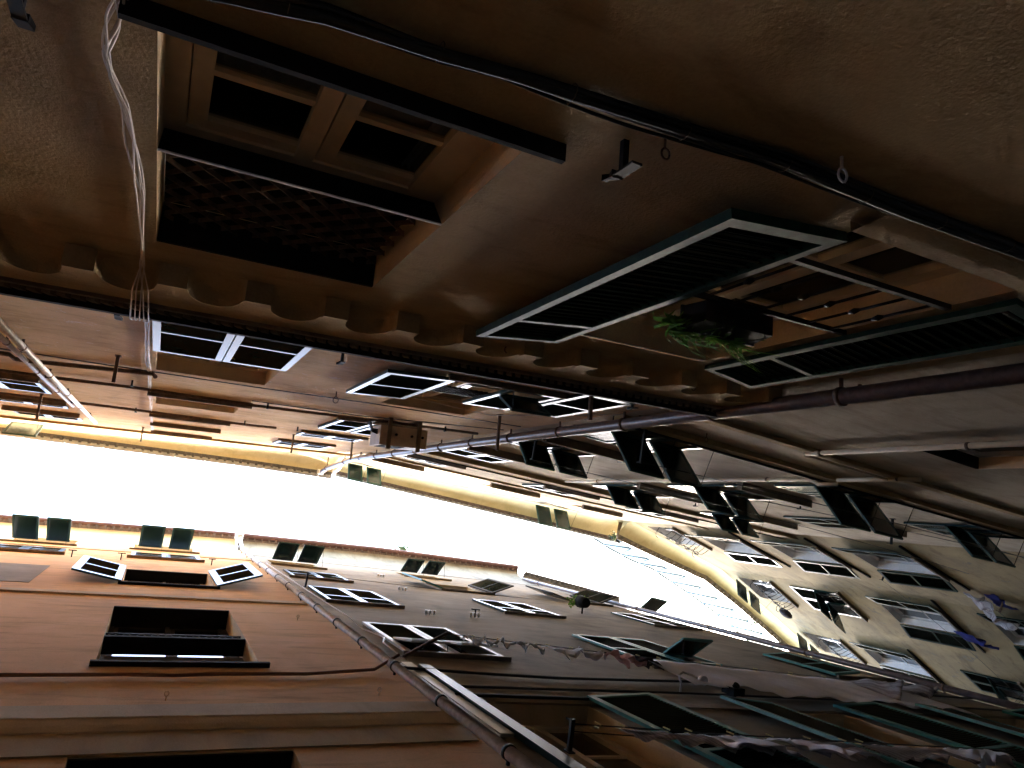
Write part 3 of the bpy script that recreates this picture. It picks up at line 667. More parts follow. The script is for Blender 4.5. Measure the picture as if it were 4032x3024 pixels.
# ================================================================ pipes, cables, fittings
def thing_tube(name, fac, pts, r, mat, label, cat, group=None, n=8):
    m = MB(fac); m.tube(pts, r, n); return tag(m.build(name, M[mat], None, fix=False), label, cat, group)
def downpipe(fac, label, pts, r, mat, col_step=1.55, group=None, hopper=None, collar='rust', strap=True):
    t = empty('downpipe', fac.W(pts[0][0], pts[0][1], pts[0][2]), label, 'drainpipe', group)
    MB(fac).tube(pts, r, 14).build('pipe', M[mat], t, fix=False)
    zs = [p[2] for p in pts]; z = min(zs)+.9
    while z < max(zs)-.5:
        for a, b_ in zip(pts, pts[1:]):
            if min(a[2], b_[2]) <= z <= max(a[2], b_[2]) and abs(a[2]-b_[2]) > .5:
                k = (z-a[2])/(b_[2]-a[2]); u = a[0]+(b_[0]-a[0])*k; o = a[1]+(b_[1]-a[1])*k
                c = MB(fac); c.tube([(u, o, z-.02), (u, o, z+.02)], r*1.18, 14)
                if strap: c.box(u-.012, u+.012, .002, o, z-.012, z+.012)
                c.build('pipe_collar', M[collar], t, fix=False); break
        z += col_step
    if hopper:
        u, o, z = hopper; h = MB(fac)
        h.hexa([(u-.06, o-.06, z-.22), (u+.06, o-.06, z-.22), (u+.06, o+.06, z-.22), (u-.06, o+.06, z-.22), (u-.14, o-.12, z), (u+.14, o-.12, z), (u+.14, o+.12, z), (u-.14, o+.12, z)])
        h.build('hopper', M['greypipe'], t)
    return t
downpipe(FA, 'thick purple brown drainpipe running up the corner beside the arched cornice', [(5.03, .16, -1.5), (5.03, .16, 6.5), (5.0, .15, 12), (4.98, .16, 20.5), (4.75, .40, 22.6), (4.72, .5, 23.2)], .07, 'brownpipe', hopper=(4.72, .52, 23.55))
downpipe(FB, 'thinner second drainpipe tucked behind the thick corner pipe', [(.16, .07, -1.5), (.16, .07, 22.4), (.3, .34, 23.8), (.3, .42, 24.3)], .045, 'brownpipe', hopper=(.3, .42, 24.7))
downpipe(FA, 'speckled grey drainpipe on the worn ochre wall beside the left windows', [(-1.4, .08, 5.6), (-1.4, .08, 18.6)], .036, 'greypipe', collar='rust', col_step=2.1)
downpipe(FA, 'thin grey pipe left of the speckled drainpipe', [(-1.54, .06, 5.6), (-1.54, .06, 15.2)], .028, 'greypipe', collar='rust', col_step=2.1)
downpipe(FD, 'long pale grey drainpipe between the orange house and the laundry house', [(2.60, .09, -1.5), (2.60, .09, 20.6), (2.60, .12, 23.2), (2.66, .34, 24.7)], .05, 'greypipe', collar='iron', col_step=1.4, hopper=(2.68, .40, 25.3))
downpipe(FE, 'dark drainpipe at the far corner of the laundry house', [(10.28, .09, -1.5), (10.28, .09, 24.6)], .06, 'brownpipe', col_step=3)
# beige pipe with a jog along the ledge
m = MB(FB); m.tube([(2.23, .06, 1.5), (2.23, .06, 6.42)], .03, 10); m.tube([(2.23, .075, 6.44), (3.83, .075, 6.44)], .018, 8); m.tube([(3.83, .07, 5.98), (3.83, .07, 7.25)], .03, 10)
m.tube([(3.83, .13, 7.25), (3.83, .13, 7.6), (3.83, .06, 7.75), (3.83, .06, 15.0)], .028, 10)
bp_ = tag(m.build('beige_pipe', M['beigepipe'], None, fix=False), 'cream painted service pipe that steps sideways over the ledges of the grey house', 'pipe')
m = MB(FB)
for z, u in ((2.2, 2.23), (4.4, 2.23), (6.2, 2.23), (6.3, 3.83), (8.6, 3.83), (11, 3.83), (13.6, 3.83)): m.tube([(u, .06, z-.015), (u, .06, z+.015)], .04, 10)
m.build('pipe_clip', M['rust'], bp_, fix=False)
for u0, z0, z1 in ((-22, 9.80, 9.72), (-22, 11.35, 11.35), (-22, 14.95, 14.95)):
    pass
thing_tube('rusty_pipe', FA, [(-9, .05, 9.55), (-1.66, .05, 9.55), (-1.66, .05, 9.85), (-1.5, .05, 9.85), (-.2, .05, 9.45), (-.17, .10, 9.3)], .026, 'rust', 'rusty water pipe with an elbow crossing behind the speckled drainpipe', 'pipe')
thing_tube('rusty_pipe', FA, [(-9, .05, 11.1), (-1.4, .05, 11.2), (-.5, .05, 11.1), (1.2, .05, 11.35), (2.7, .05, 11.2), (4.8, .05, 11.1)], .022, 'rust', 'long rusty pipe just below the third row of windows', 'pipe')
thing_tube('rusty_pipe', FA, [(-9, .05, 14.6), (-.7, .05, 14.5), (1.4, .05, 14.8), (2.0, .05, 14.7)], .024, 'rust', 'pale rusty pipe running above the long rusty pipe', 'pipe')
thing_tube('wall_cable', FA, [(-4, .02, 9.3), (.96, .02, 9.55), (2.5, .02, 9.5), (4.9, .02, 9.7)], .008, 'blackcable', 'thin black cable along the top of the second row of windows', 'cable', n=5)
thing_tube('wall_cable', FA, [(1.1, .03, 10.95), (2.7, .03, 11.0), (4.9, .03, 10.3)], .008, 'blackcable', 'thin black cable passing the air conditioner', 'cable', n=5)
thing_tube('wall_cable', FB, [(-.3, .1, 7.2), (-1.2, .2, 8.6), (-3, .1, 9.5)], .006, 'whitecable', 'thin pale cable slanting across the corner pipe', 'cable', n=5)
# cable bundle
path = [(-.35, 2.02), (.0, 1.9), (.25, 1.84), (.58, 1.83), (.82, 1.80), (1.23, 1.78), (1.82, 1.73), (2.51, 1.73), (3.35, 1.69), (5.1, 1.62)]
t = empty('cable_bundle', FA.W(-.35, .03, 2.0), 'thick bundle of black cables strapped across the wall under the big window', 'cables')
for k in range(9):
    r_ = (.022, .016, .012, .010, .008, .007, .007, .006, .006)[k]; pts = []
    for i in range(60):
        s = i/59*(len(path)-1); j = min(int(s), len(path)-2); f = s-j
        u = path[j][0]+(path[j+1][0]-path[j][0])*f; z = path[j][1]+(path[j+1][1]-path[j][1])*f
        sp = .75 if k < 5 else 1.6
        pts.append((u, .032+.012*math.sin(k*2.1+i*.11), z+sp*(.020*math.sin(k*1.7)+.012*math.sin(i*.23+k*1.3))))
    MB(FA).tube(pts, r_, 6).build('cable', M['blackcable' if k not in (5, 7) else 'whitecable' if k == 9 else 'iron'], t, fix=False)
for i in range(14):
    u = .15+i*.43; j = [q for q in range(len(path)-1) if path[q][0] <= u < path[q+1][0]]
    if not j: continue
    j = j[0]; f = (u-path[j][0])/(path[j+1][0]-path[j][0]); z = path[j][1]+(path[j+1][1]-path[j][1])*f
    MB(FA).tube([(u, .03+.030*math.cos(a), z+.036*math.sin(a)) for a in [math.pi*2*q/10 for q in range(11)]], .0018, 4).build('cable_tie', M['sillB'], t, fix=False)
# white cables falling down the wall left of the window
wp = [(-.25, 1.7), (-.27, 2.1), (-.29, 2.24), (-.32, 2.4), (-.31, 2.55), (-.28, 2.75), (-.26, 3.13), (-.24, 3.57), (-.245, 4.3), (-.25, 4.75)]
t = empty('cable_bundle', FA.W(-.3, .03, 1.7), 'loose bunch of white cables hanging down beside the big window', 'cables')
for k in range(5):
    pts = []
    for i in range(70):
        s = i/69*(len(wp)-1); j = min(int(s), len(wp)-2); f = s-j
        u = wp[j][0]+(wp[j+1][0]-wp[j][0])*f; z = wp[j][1]+(wp[j+1][1]-wp[j][1])*f
        sp = .15+.75*abs(math.sin(s*.75+.3))
        pts.append((u+sp*(.020*math.sin(k*2.3+s*1.1)+.006*math.sin(k*5+s*2.3)), .02+.006*k, z))
    e_ = pts[-1]; ofs = (k-2)*.022
    pts += [(e_[0]*.5-.125+ofs, .14, 5.0), (-.25+ofs*1.3, .235, 5.5), (-.25+ofs, .225, 5.56), (-.25+ofs*.6, .03, 5.9)]
    zz_ = 5.9
    while zz_ < 19.5:
        zz_ += .45; pts.append((-.25+ofs*.35+.012*math.sin(zz_*2+k*1.9), .02+.004*k, zz_))
    MB(FA).tube(pts, .0042 if k else .0055, 5).build('cable', M['whitecable'], t, fix=False)
thing_tube('painted_cable', FD, [(-12, .03, 7.6), (-.96, .03, 7.6), (.0, .03, 7.64), (.4, .03, 7.61), (.8, .03, 7.68), (1.63, .03, 7.70), (2.4, .035, 7.9), (2.7, .17, 8.02)], .017, 'cablepaint', 'cable painted over in orange running below the big iron railed window', 'cable')
thing_tube('wall_cable', FE, [(0.0, .06, 8.06), (.93, .03, 8.1), (2.1, .03, 8.02), (4.3, .03, 8.2), (7, .03, 8.2), (10.3, .04, 7.9)], .017, 'blackcable', 'upper of two black cables along the laundry house', 'cable')
thing_tube('wall_cable', FE, [(0.45, .03, 7.4), (1.4, .03, 7.42), (3.7, .03, 7.5), (7, .03, 7.45), (10.3, .04, 7.1)], .015, 'blackcable', 'lower of two black cables along the laundry house', 'cable')
thing_tube('wall_cable', FE, [(.1, .12, 19.5), (.14, .13, 14), (.12, .17, 11), (.2, .1, 10.3), (.3, .12, 9.6), (.1, .16, 9.0), (.1, .14, 8.1)], .009, 'whitecable', 'white cable tied along the pale grey drainpipe', 'cable', n=5)
# white metal shutter next to the corner pipe
t = empty('blind_case', FE.W(.24, .08, 4.2), 'long white aluminium shutter edge standing by the pale grey drainpipe', 'shutter')
MB(FE).box(.20, .33, .005, .035, 5.75, 8.5).build('white_case', M['aluminium'], t)
MB(FE).box(.345, .48, .005, .06, 4.2, 8.3).build('dark_leaf', M['green'], t)
MB(FE).box(.165, .18, .005, .03, 5.7, 8.45).build('white_rail', M['whitef'], t)
# air conditioner
t = empty('air_conditioner', FA.W(3.42, 0, 10.9), 'beige air conditioner unit on two wall brackets under the open shutters', 'air conditioner')
b_ = MB(FA); b_.box(3.06, 3.84, .13, .44, 10.93, 11.5); b_.build('casing', M['ac'], t)
g_ = MB(FA)
for k in range(9): g_.box(3.12, 3.5, .442, .448, 11.0+k*.05, 11.02+k*.05)
g_.build('grille', M['iron'], t)
for u in (3.20, 3.69):
    q = MB(FA); q.box(u-.03, u+.03, .002, .50, 10.88, 10.925); q.box(u-.03, u+.03, .002, .03, 10.88, 11.4); q.build('bracket', M['sillB'], t)
for u in (3.32, 3.58, 3.76):
    MB(FA).tube([(u, .26, 10.905), (u, .26, 10.93)], .022, 10).build('rubber_foot', M['iron'], t, fix=False)
for k in range(3):
    MB(FA).tube([(3.06, .2+.03*k, 11.1), (2.96, .2+.02*k, 11.05), (2.93, .08, 11.1+.06*k), (3.1, .03, 11.2+.1*k), (3.6, .03, 11.25+.1*k)], .014, 6).build('hose', M['blackcable'], t, fix=False)
# ---- planter and plant on the railing
t = empty('flower_box', FA.W(2.98, .05, 3.1), 'black plastic flower box hooked on the window railing', 'flower box')
q = MB(FA); u0, u1 = 2.68, 3.24
q.hexa([(u0+.02, .045, 3.07), (u1-.02, .045, 3.07), (u1-.02, .165, 3.07), (u0+.02, .165, 3.07), (u0, .04, 3.25), (u1, .04, 3.25), (u1, .18, 3.25), (u0, .18, 3.25)])
q.build('box', M['planter'], t); r_ = MB(FA); r_.box(u0-.01, u1+.01, .035, .19, 3.25, 3.265); r_.build('rim', M['planter'], t)
r_ = MB(FA)
for u in (2.8, 3.12): r_.tube([(u, .05, 3.05), (u, .02, 3.11), (u, .2, 3.03), (u, .2, 3.2)], .005, 5)
r_.build('hook', M['iron'], t, fix=False)
q = MB(FA); rnd = random.Random(4)
for k in range(120):
    cu = rnd.choice((2.74, 2.8, 2.95, 3.1, 3.18))+rnd.uniform(-.05, .05); a = rnd.uniform(0, 2*math.pi)
    L_ = rnd.uniform(.22, .44); w_ = rnd.uniform(.012, .02); rise = rnd.uniform(.03, .12); pts = []
    du, do = math.cos(a), abs(math.sin(a))*.7+.05
    if cu < 2.9 or rnd.random() < .35: du = -abs(du)
    if du > 0: L_ *= .6
    rows = []
    for i in range(8):
        s = i/7; r2 = L_*s; z = 3.26+rise*math.sin(math.pi*min(1, s*1.1))*1.0-.16*s*s*(1.4 if L_ > .25 else .6)
        ww = w_*(1-s)**.6*(.6+1.2*s if s < .4 else 1.08); cx = cu+du*r2; oo = .11+do*r2
        oo = max(oo, .02)
        rows.append([(cx-(-do)*ww*-1, oo+(-du)*ww*-1*-1, z), (cx, oo, z-ww*.5), (cx+(-do)*ww*-1*-1*-1, oo-(-du)*ww*-1*-1, z)])
        rows[-1] = [(cx-do*ww, oo+du*ww, z), (cx, oo, z-ww*.45), (cx+do*ww, oo-du*ww, z)]
    q.grid(rows)
tag(q.build('spider_plant', M['leaf'], None, fix=False), 'green spider plant with long arching leaves spilling from the flower box', 'plant')
# ---- laundry arms (rods that stick out of the walls)
rods = [(FA, 4.16, 8.9, .5, 'rust', 'rusty laundry arm sticking out below the window right of the air conditioner'),
        (FA, 3.9, 6.15, .34, 'rust', 'short rusty bar standing out just above the rope moulding'),
        (FA, 3.95, 16.4, .42, 'sillB', 'thin laundry arm near the top of the corner pipe'),
        (FA, 2.6, 16.3, .42, 'sillB', 'thin laundry arm below the small closed shutters'),
        (FA, -.55, 8.75, .30, 'rust', 'rusty laundry arm beside the white cables'),
        (FA, -1.92, 14.2, .44, 'rust', 'dark rusty laundry arm near the left shutters'),
        (FA, -.45, 19.4, .36, 'sillB', 'short pale arm under the yellow cove'),
        (FB, .52, 7.5, .52, 'iron', 'grey steel laundry arm left of the nearest propped shutters'),
        (FB, 7.9, 9.3, .5, 'iron', 'dark laundry arm at the end of the ledge by the open striped shutters'),
        (FB, .36, 10.2, .42, 'iron', 'dark laundry arm touching the second row of propped shutters'),
        (FC2, -1.8, 14.6, .5, 'iron', 'dark laundry arm below the stained ledge on the yellow house'),
        (FC2, -1.1, 11.6, .6, 'rust', 'pale rusty laundry arm holding the blue washing'),
        (FE, .60, 8.85, .45, 'rust', 'rusty arm holding the long upper clothesline'),
        (FE, .66, 5.38, .26, 'iron', 'dark arm holding the lower clothesline'),
        (FE, .45, 15.9, .3, 'iron', 'small dark arm below the topmost closed shutters')]
for f, u, z, ln, mt, lb in rods:
    m = MB(f)
    if lb.endswith('upper clothesline'): m.bar((.39, .0, 9.0), (.86, .37, 8.76), .035)
    else: m.box(u-.018, u+.018, .002, ln, z-.018, z+.018)
    if not lb.endswith('upper clothesline'): m.box(u-.03, u+.03, .001, .012, z-.05, z+.05)
    if not lb.endswith('upper clothesline'): m.bar((u, ln-.02, z+.02), (u, ln-.02, z+.10), .012)
    tag(m.build('clothes_pole', M[mt]), lb, 'clothesline arm', 'laundry arms on the walls')
def stop(f, u, z, label, flip=1, s=1.0):
    s *= .8
    m = MB(f); m.box(u-.012, u+.012, .002, .10*s, z-.012, z+.012); m.box(u-.018*s, u+.018*s, .10*s, .108*s, z-.07*s, z+.03*s)
    m.hexa([(u-.02*s, .085*s, z+.03*s), (u+.02*s, .085*s, z+.03*s), (u+.02*s, .11*s, z+.03*s), (u-.02*s, .11*s, z+.03*s), (u-.008*s, .09*s, z+.07*s), (u+.03*s*flip, .09*s, z+.07*s), (u+.03*s*flip, .11*s, z+.07*s), (u-.008*s, .11*s, z+.07*s)])
    return tag(m.build('shutter_stop', M['iron']), label, 'shutter catch', 'shutter catches on the walls')
stop(FA, 1.34, 1.97, 'large black shutter catch between the big window and the open green shutter', -1, 1.5)
stop(FA, -.51, 2.2, 'black shutter catch cut by the top left corner of the photo', 1, 1.3)
stop(FA, 1.38, 6.45, 'black shutter catch right of the metal framed closed shutters', -1, 1.4); stop(FA, -.43, 6.1, 'black shutter catch left of the metal framed closed shutters', 1, 1.4)
stop(FA, -.46, 10.7, 'black shutter catch left of the third row window'); stop(FA, 1.36, 11.2, 'black shutter catch right of the third row window')
stop(FA, -.5, 14.6, 'black shutter catch left of the fourth row window'); stop(FA, 1.38, 14.5, 'black shutter catch right of the fourth row window')
stop(FA, 2.36, 14.4, 'black shutter catch left of the small closed shutters'); stop(FA, 4.2, 11.1, 'black shutter catch right of the air conditioner')
stop(FA, 4.49, 6.25, 'curved black catch above the rope moulding near the corner pipe', 1, 1.5)
stop(FB, 2.0, 10.1, 'black shutter catch between the two second row propped shutters', -1, 1.4); stop(FB, 6.4, 10.2, 'black shutter catch right of the middle propped shutters', 1, 1.4)
stop(FB, 6.6, 13.5, 'black shutter catch right of the upper propped shutters', 1, 1.4); stop(FB, 8.0, 10.5, 'black shutter catch over the flat striped shutters', 1, 1.4)
for u, z, lb in ((-1.43, 18.6, 'leftmost of the three dark T shaped irons on the orange wall'), (-.47, 18.7, 'middle one of the three dark T shaped irons on the orange wall'), (1.46, 18.8, 'rightmost of the three dark T shaped irons on the orange wall')):
    m = MB(FD); m.box(u-.012, u+.012, .002, .14, z-.012, z+.012); m.box(u-.08, u+.08, .14, .16, z-.015, z+.015); tag(m.build('wall_anchor', M['iron']), lb, 'wall hook', 'T shaped irons')
m = MB(FE); m.box(3.28, 3.30, .002, .14, 13.3, 13.33); m.box(3.2, 3.38, .14, .16, 13.3, 13.33); tag(m.build('wall_anchor', M['iron']), 'dark T shaped iron on the laundry house between the closed shutters', 'wall hook')
# ring bolts
def ring(f, u, z, label, s=1.0, mat='rust'):
    m = MB(f); m.tube([(u, .002, z), (u, .05*s, z)], .006*s, 6); m.tube([(u+.022*s*math.cos(a), (.075+.026*math.sin(a))*s, z-.004) for a in [math.pi*2*q/12 for q in range(13)]], .005*s, 5)
    return tag(m.build('ring_bolt', M[mat], None, fix=False), label, 'ring bolt', 'ring bolts in the walls')
ring(FA, 2.03, 1.62, 'bright ring bolt just below the black cable bundle near the open shutter', 1.0, 'greypipe'); ring(FA, 3.35, 1.55, 'ring bolt below the cable bundle at the right of the picture', 1.0, 'greypipe')
ring(FA, 1.45, 1.88, 'rusty hook hanging just above the cable bundle', .8); ring(FA, 2.35, 4.98, 'small ring bolt on the frieze between arches', 1.0)
ring(FA, 4.3, 5.05, 'small ring bolt on the frieze near the corner pipe', 1.0); ring(FA, 1.9, 9.0, 'ring bolt left of the open shutter on the second row', 1.5); ring(FB, 1.15, 7.05, 'ring bolt on the grey wall below the ledge', 1.2)
ring(FD, 1.83+.35, 6.95, 'small ring bolt above the low pale band by the grey drainpipe', .8, 'band'); ring(FD, .32, 6.85, 'peg shaped bolt painted orange above the low pale band', .8, 'pD'); ring(FD, 2.16, 11.2, 'painted bolt right of the big iron railed window', .8, 'band')
# insulators on the laundry house
for u, z, lb in ((2.18, 13.1, 'white insulator knobs under the closed blue shutters'), (3.2, 13.3, 'pair of white insulator knobs in the middle of the wall'), (2.9, 17.0, 'white insulator knobs below the open top shutters'), (3.3, 20.2, 'row of white insulator knobs near the top shutters')):
    m = MB(FE)
    for k in range(3): m.tube([(u+.08*k, .002, z), (u+.08*k, .03, z), (u+.08*k, .04, z), (u+.08*k, .07, z), (u+.08*k, .09, z)], [.012, .012, .035, .02, .035], 8)
    tag(m.build('insulator', M['whitef'], None, fix=False), lb, 'insulator', 'insulators')
# ---- clotheslines and washing
def line(f, a, b_, r_, label, sag=.0, mat='blackcable', group='clotheslines'):
    pts = [(a[0]+(b_[0]-a[0])*i/24, a[1]+(b_[1]-a[1])*i/24, a[2]+(b_[2]-a[2])*i/24-sag*4*(i/24)*(1-i/24)) for i in range(25)]
    m = MB(f); m.tube(pts, r_, 5); return tag(m.build('clothesline', M[mat], None, fix=False), label, 'clothesline', group), pts
LA, PA = line(FE, (.84, .35, 8.75), (9.3, .10, 8.32), .006, 'long upper clothesline carrying the large white sheet', .10)
LB, PB = line(FE, (.70, .21, 5.42), (6.3, .08, 5.15), .006, 'lower clothesline with striped bedding at the bottom of the picture', .05)
line(FE, (.70, .15, 5.42), (6.3, .04, 5.15), .005, 'second strand of the lower clothesline nearer the wall', .12)
line(FE, (.5, .28, 15.9), (6.5, .25, 15.6), .005, 'thin line strung below the closed blue shutters', .3)
line(FB, (.52, .50, 7.52), (12.8, .45, 7.9), .006, 'near strand of the lines crossing the propped shutters', .5)
line(FB, (.36, .42, 10.2), (12.5, .55, 10.6), .006, 'line from the dark arm across the middle propped shutters', .5)
line(FB, (2.6, .5, 8.3), (12.8, .36, 7.6), .006, 'far strand of the lines crossing the propped shutters', .3)
line(FC2, (-1.8, .5, 14.6), (6.5, .4, 14.2), .006, 'thin line along the stained ledges of the yellow house', .3)
line(FC2, (-1.1, .55, 11.7), (3.5, .5, 11.4), .006, 'thin line below the blue washing on the yellow house', .1)
def cloth(f, pts, t0, t1, drop0, drop1, mat, label, cat, name, group=None, amp=.05, fold=6, seed=0, lean=.0, ragged=.0, nu=48, nz=14, tw=0):
    rn = random.Random(seed); ph = [rn.uniform(0, 6.28) for _ in range(6)]; n = len(pts)-1; rows = []
    def at(t): s = t*n; j = min(int(s), n-1); k = s-j; return [pts[j][q]+(pts[j+1][q]-pts[j][q])*k for q in range(3)]
    for i in range(nz+1):
        v = i/nz; row = []
        for j in range(nu+1):
            h = j/nu; p = at(t0+(t1-t0)*h); d = (drop0+(drop1-drop0)*h)*(1+ragged*math.sin(h*9+ph[0])*.5+ragged*.4*math.sin(h*23+ph[1]))
            am = amp*(.25+v); o = am*(math.sin(h*fold*6.283+ph[2]+v*1.5)+.5*math.sin(h*fold*2.7*6.283+ph[3]-v*2)+.3*math.sin(v*9+h*7+ph[4]))
            uu = p[0]+.04*v*math.sin(h*fold*5+ph[5])+tw*v*(h-.5); oo = p[1]+o+lean*v-.02
            row.append((uu, oo, p[2]-d*v+ (.012*math.sin(h*40+ph[1]) if v == 0 else 0)))
        rows.append(row)
    m = MB(f); m.grid(rows); o_ = m.build(name, M[mat], None, fix=False, solid=.004)
    return tag(o_, label, cat, group)
G = 'washing on the lines'
cloth(FE, PA, .02, .15, .14, .18, 'whitecloth', 'crumpled white and yellow cloth at the start of the upper clothesline', 'laundry', 'laundry', G, .04, 5, 1, 0, .5)
cloth(FE, PA, .155, .19, .55, .45, 'whitecloth', 'white towel dangling by one corner on the upper clothesline', 'towel', 'towel', G, .04, 1, 2, .03, .3, 16, 12)
cloth(FE, PA, .19, .262, .25, .2, 'grey', 'grey cloth beside the white towel on the upper line', 'laundry', 'laundry', G, .04, 2, 3, 0, .4, 20)
cloth(FE, PA, .265, .315, .25, .35, 'pink', 'faded pink top pegged between grey cloth and large sheet', 'laundry', 'laundry', G, .05, 2, 5, 0, .6, 24)
cloth(FE, PA, .318, .348, .25, .3, 'darkcloth', 'small dark garment next to the pink top', 'laundry', 'laundry', G, .04, 2, 15, 0, .6, 20)
cloth(FE, PA, .34, .93, 1.25, 1.5, 'sheet', 'large white sheet covering most of the upper clothesline', 'bed sheet', 'bed_sheet', G, .022, 4, 6, -.05, .07, 90, 24)
cloth(FE, PA, .80, .99, .75, .55, 'stripesheet', 'bunched pale bedding behind the end of the large sheet', 'bedding', 'bedding', G, .07, 4, 7, .05, .4, 40)
cloth(FE, PA, .94, .998, .35, .4, 'darkcloth', 'dark folded washing at the far end of the upper line', 'laundry', 'laundry', G, .05, 3, 8, .03, .5, 24)
cloth(FE, PB, .08, .34, .2, .5, 'stripesheet', 'striped bedding at the start of the lower clothesline', 'bedding', 'bedding', G, .02, 4, 9, 0, .2, 50)
cloth(FE, PB, .24, .34, .45, .65, 'sheet', 'folded lilac pillowcase hanging low on the lower line', 'pillowcase', 'pillowcase', G, .03, 1, 10, .06, .1, 20, 14)
cloth(FE, PB, .36, .48, .35, .65, 'sheet', 'second lilac pillowcase twisted on the lower line', 'pillowcase', 'pillowcase', G, .03, 2, 11, .05, .3, 24, 14)
cloth(FE, PB, .42, .80, .45, .4, 'stripesheet', 'striped bedding in the middle of the lower clothesline', 'bedding', 'bedding', G, .02, 5, 12, 0, .15, 70)
cloth(FE, PB, .80, .95, .38, .3, 'sheet', 'pale bedding at the far end of the lower clothesline', 'bedding', 'bedding', G, .04, 4, 13, .0, .3, 30)
PC = [(.7+1.6*i/10, .25, 14.5-.05*i) for i in range(11)]
cloth(FC2, PC, .4, .75, .7, .8, 'bluecloth', 'blue violet trousers hanging below a window of the yellow house', 'trousers', 'trousers', G, .05, 2, 20, .08, .15, 20)
PD_ = [(-1.6+1.4*i/10, .30, 12.0-.02*i) for i in range(11)]
cloth(FC2, PD_, .1, .6, .35, .5, 'bluecloth', 'bright blue cloth at the right edge of the picture', 'laundry', 'laundry', G, .04, 2, 21, .05, .2, 20)
PE_ = [(-1.9+2.0*i/10, .38, 12.4) for i in range(11)]
cloth(FC2, PE_, .2, 1, .4, .5, 'stripesheet', 'rumpled striped washing above the bright blue cloth', 'laundry', 'laundry', G, .08, 3, 22, .1, .6, 24)
# pegs
for pts, ts, ln in ((PA, (.05, .12, .18, .24, .30, .36, .41, .47, .53, .60, .68, .75), 'upper'), (PB, (.07, .12, .19, .24, .31, .38, .46, .55, .62), 'lower')):
    for t_ in ts:
        s = t_*(len(pts)-1); j = int(s); p = pts[j]; m = MB(FE)
        m.bar((p[0]-.008, p[1]-.012, p[2]-.03), (p[0]-.002, p[1]-.016, p[2]+.055), .010); m.bar((p[0]+.008, p[1]+.012, p[2]-.03), (p[0]+.002, p[1]+.012, p[2]+.055), .010)
        tag(m.build('clothes_peg', M['peg']), 'wooden clothes peg gripping washing on the %s clothesline of the laundry house' % ln, 'clothes peg', 'pegs on the %s clothesline' % ln)
# ---- lamps and other fittings on E
m = MB(FE); m.tube([(3.7, .0, 7.62), (3.7, .12, 7.62), (3.72, .2, 7.7), (3.8, .24, 7.72), (3.9, .22, 7.66), (3.92, .2, 7.55)], .014, 8); m.tube([(3.92, .2, 7.55), (3.92, .2, 7.5), (3.92, .2, 7.44)], [.02, .05, .06], 10)
tag(m.build('wall_lamp', M['greypipe'], None, fix=False), 'small swan neck wall lamp beside the second teal shutter', 'lamp')
m = MB(FE); m.box(4.18, 4.24, .002, .12, 7.2, 7.26); m.box(4.12, 4.30, .10, .19, 7.12, 7.34); m.tube([(4.21, .19, 7.2), (4.21, .23, 7.17)], .04, 10)
tag(m.build('spotlight', M['iron']), 'black box spotlight mounted over the second teal shutter', 'spotlight')
def plant_clump(f, u, o, z, rad, n, seed, mat='shrub', ls=.05, up=1.0):
    rn = random.Random(seed); m = MB(f)
    for b in range(max(5, n//22)):
        a = rn.uniform(0, 6.28); e = rn.uniform(.2, 1)*rad; p1 = (u+e*math.cos(a), o+e*math.sin(a)*.7, z+rad*rn.uniform(.4, 1.5)*up)
        m.tube([(u, o, z), ((u+p1[0])/2, (o+p1[1])/2, (z+p1[2])/2+.03), p1], [.008, .006, .003], 4)
        for _ in range(22):
            s = rn.uniform(.25, 1.05); c = [(u, o, z)[q]+(p1[q]-(u, o, z)[q])*s+rn.uniform(-1, 1)*rad*.18 for q in range(3)]
            a1, a2 = rn.uniform(0, 6.28), rn.uniform(-1, 1); l = ls*rn.uniform(.6, 1.2); dx, dy, dz = math.cos(a1)*l, math.sin(a1)*l, a2*l
            m.poly([(c[0], c[1], c[2]), (c[0]+dx*.5-dy*.3, c[1]+dy*.5+dx*.3, c[2]+dz*.5), (c[0]+dx, c[1]+dy, c[2]+dz), (c[0]+dx*.5+dy*.3, c[1]+dy*.5-dx*.3, c[2]+dz*.5)])
    return m.build('shrub', M[mat], None, fix=False)
o = plant_clump(FE, 5.75, .42, 25.5, .50, 420, 3, ls=.13); tag(o, 'wispy green shrub growing out of the gutter above the laundry house', 'shrub')
t = empty('plant_pot', FE.W(7.3, .3, 15.6), 'black pot hung on the laundry house holding a trailing plant', 'plant pot')
MB(FE).tube([(7.3, .28, 15.55), (7.3, .28, 15.85)], [.12, .16], 12).build('pot', M['planter'], t, fix=False); MB(FE).bar((7.3, .0, 15.7), (7.3, .18, 15.7), .03).build('bracket', M['iron'], t)
o = plant_clump(FE, 7.3, .3, 15.85, .34, 200, 5, mat='leaf', ls=.07, up=.3); o.name = 'trailing_plant'; tag(o, 'light green trailing plant in the black hanging pot', 'plant')
o = plant_clump(FC1, .05, .62, 24.2, .25, 90, 8, ls=.07); tag(o, 'small bush at the gap between the two roofs', 'shrub')
o = plant_clump(FC2, 4.2, .2, 24.7, .5, 160, 9, ls=.08); tag(o, 'thin bush behind the terrace fence on the yellow house', 'shrub')
